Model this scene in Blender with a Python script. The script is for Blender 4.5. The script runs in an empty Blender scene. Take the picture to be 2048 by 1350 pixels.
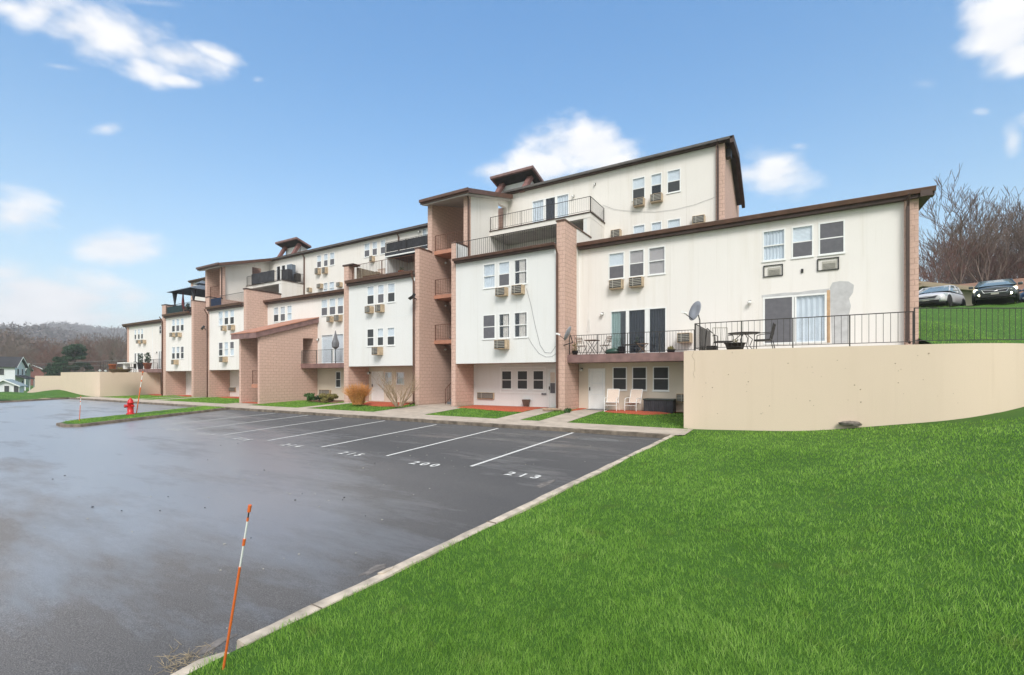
import bpy, math, random
import numpy as np
from mathutils import Vector, Matrix
R = math.radians
rnd = random.Random(7)
C = bpy.context.scene.collection
# ------------------------------------------------------------------ survey of the place
# The building was surveyed from the photograph: at() gives the point where a sight line
# meets a known wall plane, so every wall, window and post gets a real position in metres.
FOC, PCX, PHY, CAMH = 927.0, 1024.0, 753.0, 1.66
YAW = R(31.2)
SN, CS = math.sin(YAW), math.cos(YAW)
def at(px, py, y=None, x=None, z=None):
    r = (px-PCX)/FOC; u = (PHY-py)/FOC
    dx = -SN+r*CS; dy = CS+r*SN
    d = y/dy if y is not None else (x/dx if x is not None else (z-CAMH)/u)
    return Vector((d*dx, d*dy, CAMH+d*u))
def X(px, y): return at(px, 700, y=y).x
def Z(px, py, y): return at(px, py, y=y).z
# depth of the building's planes
YF, Y0, YS, YT, Y1, YD, YR, YL = 20.57, 22.3, 20.85, 17.2, 26.2, 24.0, 21.7, 17.85
# ------------------------------------------------------------------ materials
def newmat(name):
    m = bpy.data.materials.new(name); m.use_nodes = True
    nt = m.node_tree; b = nt.nodes['Principled BSDF']
    return m, nt, b
def N(nt, t, **k):
    n = nt.nodes.new(t)
    for a, v in k.items(): setattr(n, a, v)
    return n
def L(nt, a, b): nt.links.new(a, b)
def noise(nt, vec, scale, detail=4, rough=.55):
    n = N(nt, 'ShaderNodeTexNoise'); n.inputs['Scale'].default_value = scale
    n.inputs['Detail'].default_value = detail; n.inputs['Roughness'].default_value = rough
    if vec is not None: L(nt, vec, n.inputs['Vector'])
    return n.outputs['Fac']
def ramp(nt, fac, stops):
    r = N(nt, 'ShaderNodeValToRGB'); e = r.color_ramp.elements
    while len(e) < len(stops): e.new(.5)
    for i, (p, c) in enumerate(stops):
        e[i].position = p; e[i].color = (*c, 1) if len(c) == 3 else c
    L(nt, fac, r.inputs['Fac']); return r.outputs['Color']
def mixc(nt, fac, a, b, mode='MIX'):
    m = N(nt, 'ShaderNodeMix', data_type='RGBA', blend_type=mode)
    for v, s in ((fac, m.inputs[0]), (a, m.inputs[6]), (b, m.inputs[7])):
        if hasattr(v, 'is_linked'): L(nt, v, s)
        elif isinstance(v, (int, float)): s.default_value = v
        else: s.default_value = (*v, 1)
    return m.outputs[2]
def bump(nt, b, h, strength=.3, dist=.02):
    n = N(nt, 'ShaderNodeBump'); n.inputs['Strength'].default_value = strength
    n.inputs['Distance'].default_value = dist
    L(nt, h, n.inputs['Height']); L(nt, n.outputs['Normal'], b.inputs['Normal'])
def pos(nt): return N(nt, 'ShaderNodeNewGeometry').outputs['Position']
def mapping(nt, vec, scale=(1, 1, 1), rot=(0, 0, 0)):
    m = N(nt, 'ShaderNodeMapping'); m.inputs['Scale'].default_value = scale
    m.inputs['Rotation'].default_value = rot
    L(nt, vec, m.inputs['Vector']); return m.outputs['Vector']
def simple(name, col, rough=.6, var=.12, scale=9, metal=0, spec=.5, bmp=0):
    m, nt, b = newmat(name)
    p = pos(nt); f = noise(nt, p, scale)
    lo = tuple(c*(1-var) for c in col); hi = tuple(min(1, c*(1+var)) for c in col)
    L(nt, ramp(nt, f, [(.3, lo), (.7, hi)]), b.inputs['Base Color'])
    b.inputs['Roughness'].default_value = rough; b.inputs['Metallic'].default_value = metal
    b.inputs['Specular IOR Level'].default_value = spec
    if bmp: bump(nt, b, noise(nt, p, scale*8), bmp, .01)
    return m
def stucco(name, col, grime=.35, joints=True):
    m, nt, b = newmat(name); p = pos(nt)
    streak = noise(nt, mapping(nt, p, (1.6, 1.6, .14)), 1.3, 5)
    blot = noise(nt, p, .55, 5); thin = noise(nt, mapping(nt, p, (7, 7, .22)), 1.0, 4)
    c1 = mixc(nt, blot, tuple(c*.93 for c in col), col)
    f = N(nt, 'ShaderNodeMapRange'); f.inputs['From Min'].default_value = .53; f.inputs['From Max'].default_value = .78
    f.inputs['To Max'].default_value = grime; L(nt, streak, f.inputs['Value'])
    c2 = mixc(nt, f.outputs['Result'], c1, (col[0]*.70, col[1]*.66, col[2]*.56))
    c2 = mixc(nt, ramp(nt, thin, [(.60, (0, 0, 0)), (.74, (grime*.8,)*3)]), c2, (col[0]*.62, col[1]*.58, col[2]*.50))
    if joints:
        s = N(nt, 'ShaderNodeSeparateXYZ'); L(nt, p, s.inputs[0])
        md = N(nt, 'ShaderNodeMath', operation='PINGPONG'); L(nt, s.outputs['X'], md.inputs[0]); md.inputs[1].default_value = .61
        lt = N(nt, 'ShaderNodeMath', operation='LESS_THAN'); L(nt, md.outputs[0], lt.inputs[0]); lt.inputs[1].default_value = .008
        ml = N(nt, 'ShaderNodeMath', operation='MULTIPLY'); L(nt, lt.outputs[0], ml.inputs[0]); ml.inputs[1].default_value = .15
        c2 = mixc(nt, ml.outputs[0], c2, tuple(c*.55 for c in col))
    L(nt, c2, b.inputs['Base Color']); b.inputs['Roughness'].default_value = .88
    b.inputs['Specular IOR Level'].default_value = .25
    bump(nt, b, noise(nt, p, 60, 3), .25, .006)
    return m
def brick(name, c1, c2, mortar, w=.4, h=.2):
    m, nt, b = newmat(name); p = pos(nt)
    s = N(nt, 'ShaderNodeSeparateXYZ'); L(nt, p, s.inputs[0])
    a = N(nt, 'ShaderNodeMath', operation='ADD'); L(nt, s.outputs['X'], a.inputs[0]); L(nt, s.outputs['Y'], a.inputs[1])
    cb = N(nt, 'ShaderNodeCombineXYZ'); L(nt, a.outputs[0], cb.inputs['X']); L(nt, s.outputs['Z'], cb.inputs['Y'])
    bt = N(nt, 'ShaderNodeTexBrick'); L(nt, cb.outputs[0], bt.inputs['Vector'])
    bt.inputs['Scale'].default_value = 1; bt.inputs['Brick Width'].default_value = w; bt.inputs['Row Height'].default_value = h
    bt.inputs['Mortar Size'].default_value = .014; bt.inputs['Mortar Smooth'].default_value = .3
    bt.inputs['Color1'].default_value = (*c1, 1); bt.inputs['Color2'].default_value = (*c2, 1); bt.inputs['Mortar'].default_value = (*mortar, 1)
    stain = noise(nt, mapping(nt, p, (1, 1, .35)), .9, 6)
    c = mixc(nt, stain, bt.outputs['Color'], tuple(k*.72 for k in c1), 'MIX')
    f2 = noise(nt, p, 14, 4)
    c = mixc(nt, .35, c, ramp(nt, f2, [(.3, tuple(k*.75 for k in c1)), (.7, tuple(min(1, k*1.2) for k in c2))]))
    L(nt, c, b.inputs['Base Color']); b.inputs['Roughness'].default_value = .85
    b.inputs['Specular IOR Level'].default_value = .25
    hm = N(nt, 'ShaderNodeMath', operation='MULTIPLY_ADD'); L(nt, bt.outputs['Fac'], hm.inputs[0]); hm.inputs[1].default_value = -1
    L(nt, noise(nt, p, 35), hm.inputs[2]); bump(nt, b, hm.outputs[0], .55, .012)
    return m
M = {}
M['stucco'] = stucco('cream_stucco', (.82, .79, .755), .26)
M['stucco_hi'] = stucco('cream_stucco_upper', (.80, .765, .72), .32)
M['stucco_white'] = stucco('white_stucco', (.76, .765, .755), .18)
M['stucco_tan'] = stucco('tan_stucco', (.72, .64, .535), .25, False)
M['retain'] = stucco('sand_painted_wall', (.72, .59, .465), .13, False)
M['brick'] = brick('pink_painted_block', (.65, .445, .365), (.71, .495, .41), (.25, .145, .11))
M['brown'] = simple('brown_metal_trim', (.115, .06, .042), .42, .2, 3)
M['brown2'] = simple('dark_brown_fascia', (.06, .034, .027), .6, .2, 3)
M['mauve'] = simple('weathered_fascia', (.22, .13, .12), .6, .25, 2.5)
M['slabpink'] = simple('painted_slab_edge', (.44, .21, .14), .7, .15, 3)
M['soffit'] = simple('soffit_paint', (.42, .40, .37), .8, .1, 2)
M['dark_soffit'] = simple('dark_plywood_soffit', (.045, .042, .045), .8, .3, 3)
M['white'] = simple('white_vinyl', (.80, .81, .80), .4, .04, 4)
M['iron'] = simple('black_iron', (.028, .024, .022), .5, .3, 8)
M['rust_iron'] = simple('rusty_brown_rail', (.12, .05, .03), .6, .4, 9)
M['teal_iron'] = simple('grey_green_rail', (.07, .085, .08), .5, .2, 6)
M['ac'] = simple('beige_casing', (.47, .36, .24), .55, .3, 6)
M['grille'] = simple('dark_grille', (.05, .045, .04), .5, .3, 20)
M['slat'] = simple('pale_grille_slat', (.42, .40, .35), .5, .1, 20)
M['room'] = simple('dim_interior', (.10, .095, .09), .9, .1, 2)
M['concrete'] = simple('concrete', (.46, .395, .33), .9, .18, 2.2, bmp=.25)
M['kerbc'] = simple('weathered_kerb', (.50, .43, .35), .95, .35, 5, bmp=.7)
M['kerbdark'] = simple('dirty_kerb', (.17, .14, .11), .95, .5, 3.5, bmp=.8)
M['roofing'] = simple('grey_roofing', (.12, .11, .105), .9, .2, 2)
M['orange'] = simple('orange_plastic', (.72, .15, .035), .45, .12, 12)
M['whitep'] = simple('white_reflective', (.82, .82, .80), .35, .05, 12)
M['black'] = simple('black_plastic', (.02, .02, .022), .45, .2, 8)
M['grey'] = simple('grey_metal', (.16, .165, .18), .4, .12, 6)
M['dishgrey'] = simple('pale_grey_dish', (.30, .31, .34), .45, .08, 6)
M['red'] = simple('red_hydrant_paint', (.55, .012, .014), .35, .18, 9)
M['terracotta'] = simple('terracotta', (.42, .13, .06), .8, .2, 6)
M['woodbrown'] = simple('weathered_wood', (.20, .13, .085), .8, .3, 7)
M['lattice'] = simple('grey_wood_fence', (.26, .22, .16), .85, .25, 6)
M['sling'] = simple('beige_sling_fabric', (.66, .54, .46), .8, .08, 30)
M['navy'] = simple('navy_cover', (.015, .035, .09), .7, .2, 4)
M['charcoal'] = simple('charcoal_cloth', (.04, .042, .05), .85, .3, 4)
M['canopy'] = simple('blue_grey_canopy', (.13, .16, .20), .8, .2, 4)
M['rubber'] = simple('tyre_rubber', (.018, .018, .018), .8, .2, 20)
M['bark'] = simple('grey_bark', (.12, .098, .088), .95, .4, 5)
M['twig'] = simple('grey_twigs', (.175, .128, .108), .95, .3, 2)
M['twigred'] = simple('red_budded_twigs', (.19, .105, .088), .95, .35, 2)
M['mulch'] = simple('red_mulch', (.46, .10, .045), .95, .5, 22, bmp=1)
M['soil'] = simple('brown_leaf_litter', (.20, .11, .06), .95, .5, 18, bmp=1)
M['blindm'] = simple('white_blind', (.84, .86, .87), .7, .04, 4)
M['curtain'] = simple('pale_curtain', (.74, .77, .79), .8, .08, 2)
M['curtain2'] = simple('cream_curtain', (.70, .62, .54), .8, .15, 2)
M['shade'] = simple('pinkish_roller_shade', (.50, .43, .40), .8, .06, 3)
M['greenblind'] = simple('green_grey_blind', (.26, .36, .32), .7, .08, 3)
M['screen'] = simple('insect_screen', (.125, .125, .14), .8, .1, 6)
M['screen2'] = simple('dark_insect_screen', (.05, .055, .06), .8, .1, 6)
M['patch'] = simple('grey_mortar_patch', (.50, .50, .505), .95, .12, 4)
M['peach'] = simple('peeling_orange_trim', (.50, .33, .20), .9, .15, 8)
M['lamp'] = simple('frosted_glass', (.75, .75, .72), .3, .03, 4)
def glassmat(name, tint, refl):
    m, nt, b = newmat(name)
    out = nt.nodes['Material Output']; nt.nodes.remove(b)
    t = N(nt, 'ShaderNodeBsdfTransparent'); t.inputs[0].default_value = (*tint, 1)
    g = N(nt, 'ShaderNodeBsdfGlossy'); g.inputs['Roughness'].default_value = .03
    g.inputs['Color'].default_value = (.85, .9, .95, 1)
    f = N(nt, 'ShaderNodeLayerWeight'); f.inputs[0].default_value = .5
    pw = N(nt, 'ShaderNodeMath', operation='POWER'); L(nt, f.outputs['Facing'], pw.inputs[0]); pw.inputs[1].default_value = 4.0
    a = N(nt, 'ShaderNodeMath', operation='MULTIPLY_ADD', use_clamp=True); L(nt, pw.outputs[0], a.inputs[0]); a.inputs[1].default_value = .9; a.inputs[2].default_value = refl
    x = N(nt, 'ShaderNodeMixShader'); L(nt, a.outputs[0], x.inputs[0]); L(nt, t.outputs[0], x.inputs[1]); L(nt, g.outputs[0], x.inputs[2])
    bm = N(nt, 'ShaderNodeBump'); bm.inputs['Strength'].default_value = .04; bm.inputs['Distance'].default_value = .05
    L(nt, noise(nt, pos(nt), 2.2, 1), bm.inputs['Height']); L(nt, bm.outputs[0], g.inputs['Normal'])
    L(nt, x.outputs[0], out.inputs['Surface']); return m
M['glass'] = glassmat('window_glass', (.93, .95, .97), .06)
M['glassd'] = glassmat('dark_window_glass', (.6, .63, .67), .05)
# ------------------------------------------------------------------ mesh building
class MB:
    def __init__(s): s.v = []; s.f = []; s.sm = False
    def quad(s, a, b, c, d):
        n = len(s.v); s.v += [tuple(a), tuple(b), tuple(c), tuple(d)]; s.f.append((n, n+1, n+2, n+3)); return s
    def poly(s, pts):
        n = len(s.v); s.v += [tuple(p) for p in pts]; s.f.append(tuple(range(n, n+len(pts)))); return s
    def box(s, x0, x1, y0, y1, z0, z1):
        if x0 > x1: x0, x1 = x1, x0
        if y0 > y1: y0, y1 = y1, y0
        if z0 > z1: z0, z1 = z1, z0
        n = len(s.v)
        s.v += [(x0, y0, z0), (x1, y0, z0), (x1, y1, z0), (x0, y1, z0), (x0, y0, z1), (x1, y0, z1), (x1, y1, z1), (x0, y1, z1)]
        s.f += [(n, n+3, n+2, n+1), (n+4, n+5, n+6, n+7), (n, n+1, n+5, n+4), (n+1, n+2, n+6, n+5), (n+2, n+3, n+7, n+6), (n+3, n, n+4, n+7)]
        return s
    def hexa(s, p):  # 8 points: bottom ring then top ring
        n = len(s.v); s.v += [tuple(q) for q in p]
        s.f += [(n, n+3, n+2, n+1), (n+4, n+5, n+6, n+7), (n, n+1, n+5, n+4), (n+1, n+2, n+6, n+5), (n+2, n+3, n+7, n+6), (n+3, n, n+4, n+7)]
        return s
    def prism(s, pts, vec):  # extrude a planar polygon
        n = len(s.v); k = len(pts); vec = Vector(vec)
        s.v += [tuple(p) for p in pts] + [tuple(Vector(p)+vec) for p in pts]
        s.f.append(tuple(range(n+k-1, n-1, -1))); s.f.append(tuple(range(n+k, n+2*k)))
        for i in range(k):
            j = (i+1) % k; s.f.append((n+i, n+j, n+k+j, n+k+i))
        return s
    def tube(s, a, b, r0, r1=None, n=8, cap=True):
        a = Vector(a); b = Vector(b); r1 = r0 if r1 is None else r1
        d = (b-a); 
        if d.length < 1e-6: return s
        d.normalize(); u = d.orthogonal().normalized(); w = d.cross(u); k = len(s.v)
        for c, r in ((a, r0), (b, r1)):
            for i in range(n):
                t = 2*math.pi*i/n; s.v.append(tuple(c+u*math.cos(t)*r+w*math.sin(t)*r))
        for i in range(n):
            j = (i+1) % n; s.f.append((k+i, k+j, k+n+j, k+n+i))
        if cap: s.f.append(tuple(range(k+n-1, k-1, -1))); s.f.append(tuple(range(k+n, k+2*n)))
        return s
    def path(s, pts, r, n=6):
        for i in range(len(pts)-1): s.tube(pts[i], pts[i+1], r, r, n)
        return s
    def lathe(s, prof, c=(0, 0, 0), n=20, axis='Z'):
        k = len(s.v); m = len(prof)
        for (r, z) in prof:
            for i in range(n):
                t = 2*math.pi*i/n
                p = (r*math.cos(t), r*math.sin(t), z)
                if axis == 'X': p = (p[2], p[0], p[1])
                if axis == 'Y': p = (p[0], p[2], p[1])
                s.v.append((p[0]+c[0], p[1]+c[1], p[2]+c[2]))
        for q in range(m-1):
            for i in range(n):
                j = (i+1) % n; s.f.append((k+q*n+i, k+q*n+j, k+(q+1)*n+j, k+(q+1)*n+i))
        if prof[0][0] > 1e-4: s.f.append(tuple(range(k+n-1, k-1, -1)))
        if prof[-1][0] > 1e-4: s.f.append(tuple(range(k+(m-1)*n, k+m*n)))
        return s
    def xf(s, mat):
        s.v = [tuple(mat @ Vector(p)) for p in s.v]; return s
    def build(s, name, mat, parent=None, smooth=False, bevel=0, world=True):
        me = bpy.data.meshes.new(name)
        if world and s.v:
            a = np.array(s.v); c = Vector(((a[:, 0].min()+a[:, 0].max())/2, (a[:, 1].min()+a[:, 1].max())/2, a[:, 2].min()))
        else: c = Vector((0, 0, 0))
        me.from_pydata([tuple(Vector(p)-c) for p in s.v], [], s.f); me.validate(); me.update()
        if isinstance(mat, (list, tuple)):
            for q in mat: me.materials.append(q)
        elif mat: me.materials.append(mat)
        if smooth: me.shade_smooth()
        o = bpy.data.objects.new(name, me); C.objects.link(o)
        if parent:
            o.parent = parent
            if world: c = c-wloc(parent)
        o.location = c
        if bevel:
            bv = o.modifiers.new('bevel', 'BEVEL'); bv.width = bevel; bv.segments = 2; bv.limit_method = 'ANGLE'
        return o
def wloc(o):
    v = Vector((0, 0, 0))
    while o: v = v+o.location; o = o.parent
    return v
def tag(o, label=None, cat=None, group=None, kind=None):
    if label: o['label'] = label
    if cat: o['category'] = cat
    if group: o['group'] = group
    if kind: o['kind'] = kind
    return o
def thing(name, loc, label, cat, group=None, rz=0):
    o = bpy.data.objects.new(name, None); C.objects.link(o); o.location = loc; o.rotation_euler = (0, 0, rz)
    o.empty_display_size = .3
    return tag(o, label, cat, group)
def copy_tree(o, parent=None):
    c = o.copy(); C.objects.link(c); c.parent = parent
    for ch in list(o.children): copy_tree(ch, c)
    return c
# ------------------------------------------------------------------ the apartment building
B = thing('apartment_building', (-20, Y0, -.1), 'long stepped cream stucco apartment building with pink block pillars and brown roof edges', 'building')
def wall(name, mat, x0, x1, z0, z1, y, holes=(), th=.16, parent=None):
    """a wall facing -y with real rectangular openings (x0,x1,z0,z1)"""
    xs = sorted({x0, x1, *[h[0] for h in holes], *[h[1] for h in holes]}); zs = sorted({z0, z1, *[h[2] for h in holes], *[h[3] for h in holes]})
    xs = [v for v in xs if x0 <= v <= x1]; zs = [v for v in zs if z0 <= v <= z1]
    m = MB()
    for i in range(len(xs)-1):
        cx = (xs[i]+xs[i+1])/2; run = None
        for j in range(len(zs)-1):
            cz = (zs[j]+zs[j+1])/2
            hole = any(h[0] < cx < h[1] and h[2] < cz < h[3] for h in holes)
            if not hole:
                m.quad((xs[i], y, zs[j]), (xs[i+1], y, zs[j]), (xs[i+1], y, zs[j+1]), (xs[i], y, zs[j+1]))
                m.quad((xs[i], y+th, zs[j+1]), (xs[i+1], y+th, zs[j+1]), (xs[i+1], y+th, zs[j]), (xs[i], y+th, zs[j]))
    for (a, b, c, d) in holes:
        m.quad((a, y, c), (a, y, d), (a, y+th, d), (a, y+th, c)); m.quad((b, y, d), (b, y, c), (b, y+th, c), (b, y+th, d))
        m.quad((a, y, c), (a, y+th, c), (b, y+th, c), (b, y, c)); m.quad((a, y+th, d), (a, y, d), (b, y, d), (b, y+th, d))
    m.quad((x0, y, z1), (x1, y, z1), (x1, y+th, z1), (x0, y+th, z1)); m.quad((x0, y, z0), (x0, y+th, z0), (x1, y+th, z0), (x1, y, z0))
    m.quad((x0, y, z0), (x0, y, z1), (x0, y+th, z1), (x0, y+th, z0)); m.quad((x1, y, z1), (x1, y, z0), (x1, y+th, z0), (x1, y+th, z1))
    return m.build(name, mat, parent or B)
def ribbed(x0, x1, z0, z1, y, pitch, amp, vertical=True):
    m = MB()
    n = max(2, int(abs((x1-x0) if vertical else (z1-z0))/pitch))
    for i in range(n):
        t0, t1 = i/n, (i+1)/n; tm = (t0+t1)/2
        if vertical:
            a, c, b = x0+(x1-x0)*t0, x0+(x1-x0)*tm, x0+(x1-x0)*t1
            m.quad((a, y, z0), (c, y+amp, z0), (c, y+amp, z1), (a, y, z1)); m.quad((c, y+amp, z0), (b, y, z0), (b, y, z1), (c, y+amp, z1))
        else:
            a, c, b = z0+(z1-z0)*t0, z0+(z1-z0)*tm, z0+(z1-z0)*t1
            m.quad((x0, y, a), (x1, y, a), (x1, y+amp, c), (x0, y+amp, c)); m.quad((x0, y+amp, c), (x1, y+amp, c), (x1, y, b), (x0, y, b))
    return m
def sash(x0, x1, z0, z1, y, up='blind', lo='screen', fw=.052, parent=None, surround=0):
    """double-hung window set into an opening"""
    m = MB(); yi, yo = y+.07, y-.015
    for (a, b, c, d) in ((x0, x0+fw, z0, z1), (x1-fw, x1, z0, z1), (x0+fw, x1-fw, z0, z0+fw), (x0+fw, x1-fw, z1-fw, z1)): m.box(a, b, yo, yi, c, d)
    zm = (z0+z1)/2
    m.box(x0+fw, x1-fw, y, yi-.01, zm-.022, zm+.022)
    m.box(x0-.02, x1+.02, y-.04, yo-.002, z0-.035, z0+.012)
    w = m.build('window', M['white'], parent or B)
    g = MB().box(x0+fw, x1-fw, y+.026, y+.032, zm+.022, z1-fw); g.build('pane', M['glass'], w)
    g = MB().box(x0+fw, x1-fw, y+.040, y+.046, z0+fw, zm-.022); g.build('pane', M['glassd' if lo in ('screen2', 'dark') else 'glass'], w)
    def cover(kind, c, d, off):
        if kind == 'blind': ribbed(x0+fw, x1-fw, c, d, y+off-.045, .05, .012, False).build('blind', M['blindm'], w)
        elif kind == 'curtain': ribbed(x0+fw, x1-fw, c, d, y+off-.04, .11, .035).build('curtain', M['curtain'], w)
        elif kind == 'cream':
            ribbed(x0+fw+(x1-x0)*.3, x1-fw-(x1-x0)*.12, c, d, y+off-.04, .09, .03).build('curtain', M['curtain2'], w)
        elif kind == 'shade': MB().box(x0+fw, x1-fw, y+off-.03, y+off-.024, c, d).build('shade', M['shade'], w)
        elif kind == 'screen': MB().box(x0+fw, x1-fw, y+.004, y+.007, c, d).build('insect_screen', M['screen'], w)
        elif kind == 'screen2': MB().box(x0+fw, x1-fw, y+.004, y+.007, c, d).build('insect_screen', M['screen2'], w)
    if up == lo and up in ('blind', 'curtain', 'cream'): cover(up, z0+fw, z1-fw, .10)
    else:
        cover(up, zm+.022, z1-fw, .10); cover(lo, z0+fw, zm-.022, .10)
    return w
HOLES = {}
def triple(key, pxs, top, bot, y, ups, los, pxref=None, mat=None):
    """row of windows: pixel edges on plane y; returns openings"""
    pr = pxref or pxs[0][0]
    zt, zb = Z(pr, top, y), Z(pr, bot, y)
    for k, (a, b) in enumerate(pxs):
        xa, xb = X(a, y), X(b, y)
        sash(xa, xb, zb, zt, y, ups[k % len(ups)], los[k % len(los)])
        HOLES.setdefault(key, []).append((xa, xb, zb, zt))
def aircon(a, b, top, bot, y, depth=.32, sleeve=False, side=True):
    z1, z0 = Z(a, top, y), Z(a, bot, y); x0, x1 = X(a, y-depth), X(b, y)
    if x1-x0 < .3: x1 = x0+.55
    h = z1-z0
    if sleeve:
        x0 = X(a, y)
        m = MB()
        for (p, q, r, s_) in ((x0, x0+.035, z0, z1), (x1-.035, x1, z0, z1), (x0+.035, x1-.035, z0, z0+.03), (x0+.035, x1-.035, z1-.03, z1)): m.box(p, q, y-.05, y+.12, r, s_)
        m.box(x0, x1, y+.12, y+.14, z0, z1)
        o = m.build('air_conditioner', M['black'], B)
        MB().box(x0+.16, x1-.08, y-.02, y+.11, z0+.05, z1-.12).build('grille', M['slat'], o)
        g = MB()
        for k in range(5): g.box(x0+.19, x1-.12, y-.026, y-.021, z0+.07+k*.045, z0+.085+k*.045)
        g.build('slat', M['grille'], o)
        return o
    o = MB().box(x0, x1, y-depth, y+.05, z0, z1).build('air_conditioner', M['ac'], B, bevel=.012)
    g = MB().box(x0+.03, x1-.04, y-depth-.012, y-depth-.003, z0+.04, z1-.03).build('grille', M['grille'], o)
    s_ = MB(); n = 5
    for k in range(1, n): s_.box(x0+.035, x1-.045, y-depth-.024, y-depth-.0125, z0+.04+(h-.07)*k/n-.012, z0+.04+(h-.07)*k/n+.012)
    xx = x0+.03+(x1-x0)*.24; s_.box(xx, xx+.03, y-depth-.03, y-depth-.0245, z0+.04, z1-.03)
    s_.build('slat', M['slat'], o)
    return o
def slider(pxs, top, zb, y, kinds, fw=.055, key=None, wpx=None):
    """sliding glass door: panels side by side"""
    zt = Z(pxs[0][0], top, y); m = MB()
    xa, xb = X(pxs[0][0], y), X(pxs[-1][1], y)
    m.box(xa, xb, y-.02, y+.1, zt-fw, zt); m.box(xa, xb, y-.02, y+.1, zb, zb+fw)
    for a, b in pxs:
        x0, x1 = X(a, y), X(b, y); m.box(x0, x0+fw, y-.018, y+.09, zb+fw, zt-fw); m.box(x1-fw, x1, y-.016, y+.085, zb+fw, zt-fw)
    for (a, b), (c, d) in zip(pxs[:-1], pxs[1:]):
        if X(c, y)-X(b, y) > .03: m.box(X(b, y), X(c, y), y-.01, y+.06, zb+fw, zt-fw)
    w = m.build('glass_door', M['white'], B)
    for (a, b), k in zip(pxs, kinds):
        x0, x1 = X(a, y)+fw, X(b, y)-fw
        MB().box(x0, x1, y+.03, y+.036, zb+fw, zt-fw).build('pane', M['glassd' if k == 'dark' else 'glass'], w)
        if k == 'green': ribbed(x0, x0+(x1-x0)*.62, zb+fw, zt-fw, y+.05, .1, .03).build('blind', M['greenblind'], w)
        elif k == 'dark': ribbed(x0+(x1-x0)*.0, x1, zb+fw, zt-fw, y+.07, .12, .06).build('blind', M['screen'], w)
        elif k == 'curtain': ribbed(x0, x1, zb+fw, zt-fw, y+.05, .16, .05).build('curtain', M['curtain'], w)
        elif k == 'blind': ribbed(x0, x1, zb+fw, zt-fw, y+.05, .09, .02).build('blind', M['blindm'], w)
        elif k == 'screen': MB().box(x0, x1, y-.006, y-.002, zb+fw, zt-fw).build('insect_screen', M['screen'], w)
    HOLES.setdefault(key, []).append((xa, xb, zb, zt))
    return w
def door(a, b, top, bot, y, key=None, storm=True, plate=None, hand=-1):
    x0, x1 = X(a, y), X(b, y); z1, z0 = Z(a, top, y), Z(a, bot, y)
    m = MB()
    for (p, q, r, s_) in ((x0, x0+.05, z0, z1), (x1-.05, x1, z0, z1), (x0+.05, x1-.05, z1-.05, z1)): m.box(p, q, y-.03, y+.08, r, s_)
    m.box(x0+.05, x1-.05, y+.01, y+.05, z0, z1-.05)
    d = m.build('door', M['white'], B)
    if storm:
        w_ = x1-x0; g = MB(); gx0, gx1 = x0+w_*.2, x1-w_*.15; gz0, gz1 = z0+(z1-z0)*.36, z0+(z1-z0)*.92
        t = .02
        for (p, q, r, s_) in ((gx0, gx0+t, gz0, gz1), (gx1-t, gx1, gz0, gz1), (gx0+t, gx1-t, gz0, gz0+t), (gx0+t, gx1-t, gz1-t, gz1), (gx0+t, gx1-t, (gz0+gz1)/2-.012, (gz0+gz1)/2+.012)): g.box(p, q, y-.004, y+.009, r, s_)
        g.build('panel_frame', M['curtain'] if storm is True else M['white'], d)
        if storm == 'dark':
            MB().box(gx0+t, gx1-t, y+.001, y+.009, gz0+t, (gz0+gz1)/2-.012).build('pane', M['screen'], d)
            MB().box(gx0+t, gx1-t, y+.001, y+.009, (gz0+gz1)/2+.012, gz1-t).build('pane', M['curtain2'], d)
    hx = x0+.07 if hand < 0 else x1-.07
    MB().box(hx-.02, hx+.02, y-.05, y+.009, z0+.95, z0+1.12).build('handle', M['black'], d)
    HOLES.setdefault(key, []).append((x0, x1, z0, z1)); return d
def railing(p, q, h=.95, pitch=.13, mat='iron', name='railing', parent=None, posts=2, bottom=.09, bar=.008, rail=.018):
    p = Vector(p); q = Vector(q); d = q-p; n = max(2, int(d.length/pitch)); m = MB()
    up = Vector((0, 0, 1))
    m.tube(p+up*h, q+up*h, rail, rail, 4); m.tube(p+up*bottom, q+up*bottom, rail*.75, rail*.75, 4)
    for i in range(1, n): 
        c = p+d*(i/n); m.tube(c+up*bottom, c+up*h, bar, bar, 4, False)
    for k in range(posts):
        c = p+d*(k/(posts-1)) if posts > 1 else p
        m.tube(c, c+up*(h+.01), rail*1.25, rail*1.25, 4)
    return m.build(name, M[mat], parent if parent is not None else B)
def downspout(px, y, ztop, zbot, mat='brown', pale=None):
    x = X(px, y); m = MB(); m.tube((x, y-.3, ztop+.05), (x, y-.07, ztop-.35), .045, .045, 6); m.box(x-.045, x+.045, y-.115, y-.03, zbot+.15, ztop-.33)
    m.tube((x, y-.07, zbot+.2), (x, y-.35, zbot+.05), .045, .045, 6)
    return m.build('downspout', M[mat], B)
def eave(x0, x1, z0, z1, y, dep=.38, name='gutter', caps=True):
    """gutter over a recessed fascia; y = wall face"""
    h = z1-z0
    m = MB()
    m.prism([(x0, y-dep, z1), (x0, y-dep-.02, z1-.02), (x0, y-dep+.02, z0+h*.42), (x0, y-dep+.11, z0+h*.40), (x0, y-dep+.11, z1)], (x1-x0, 0, 0))
    g = m.build(name, M['brown'], B)
    f = MB().box(x0+.02, x1-.02, y-dep+.112, y-.003, z0, z1-.03); f.build('fascia', M['brown2'], B)
    return g
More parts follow.
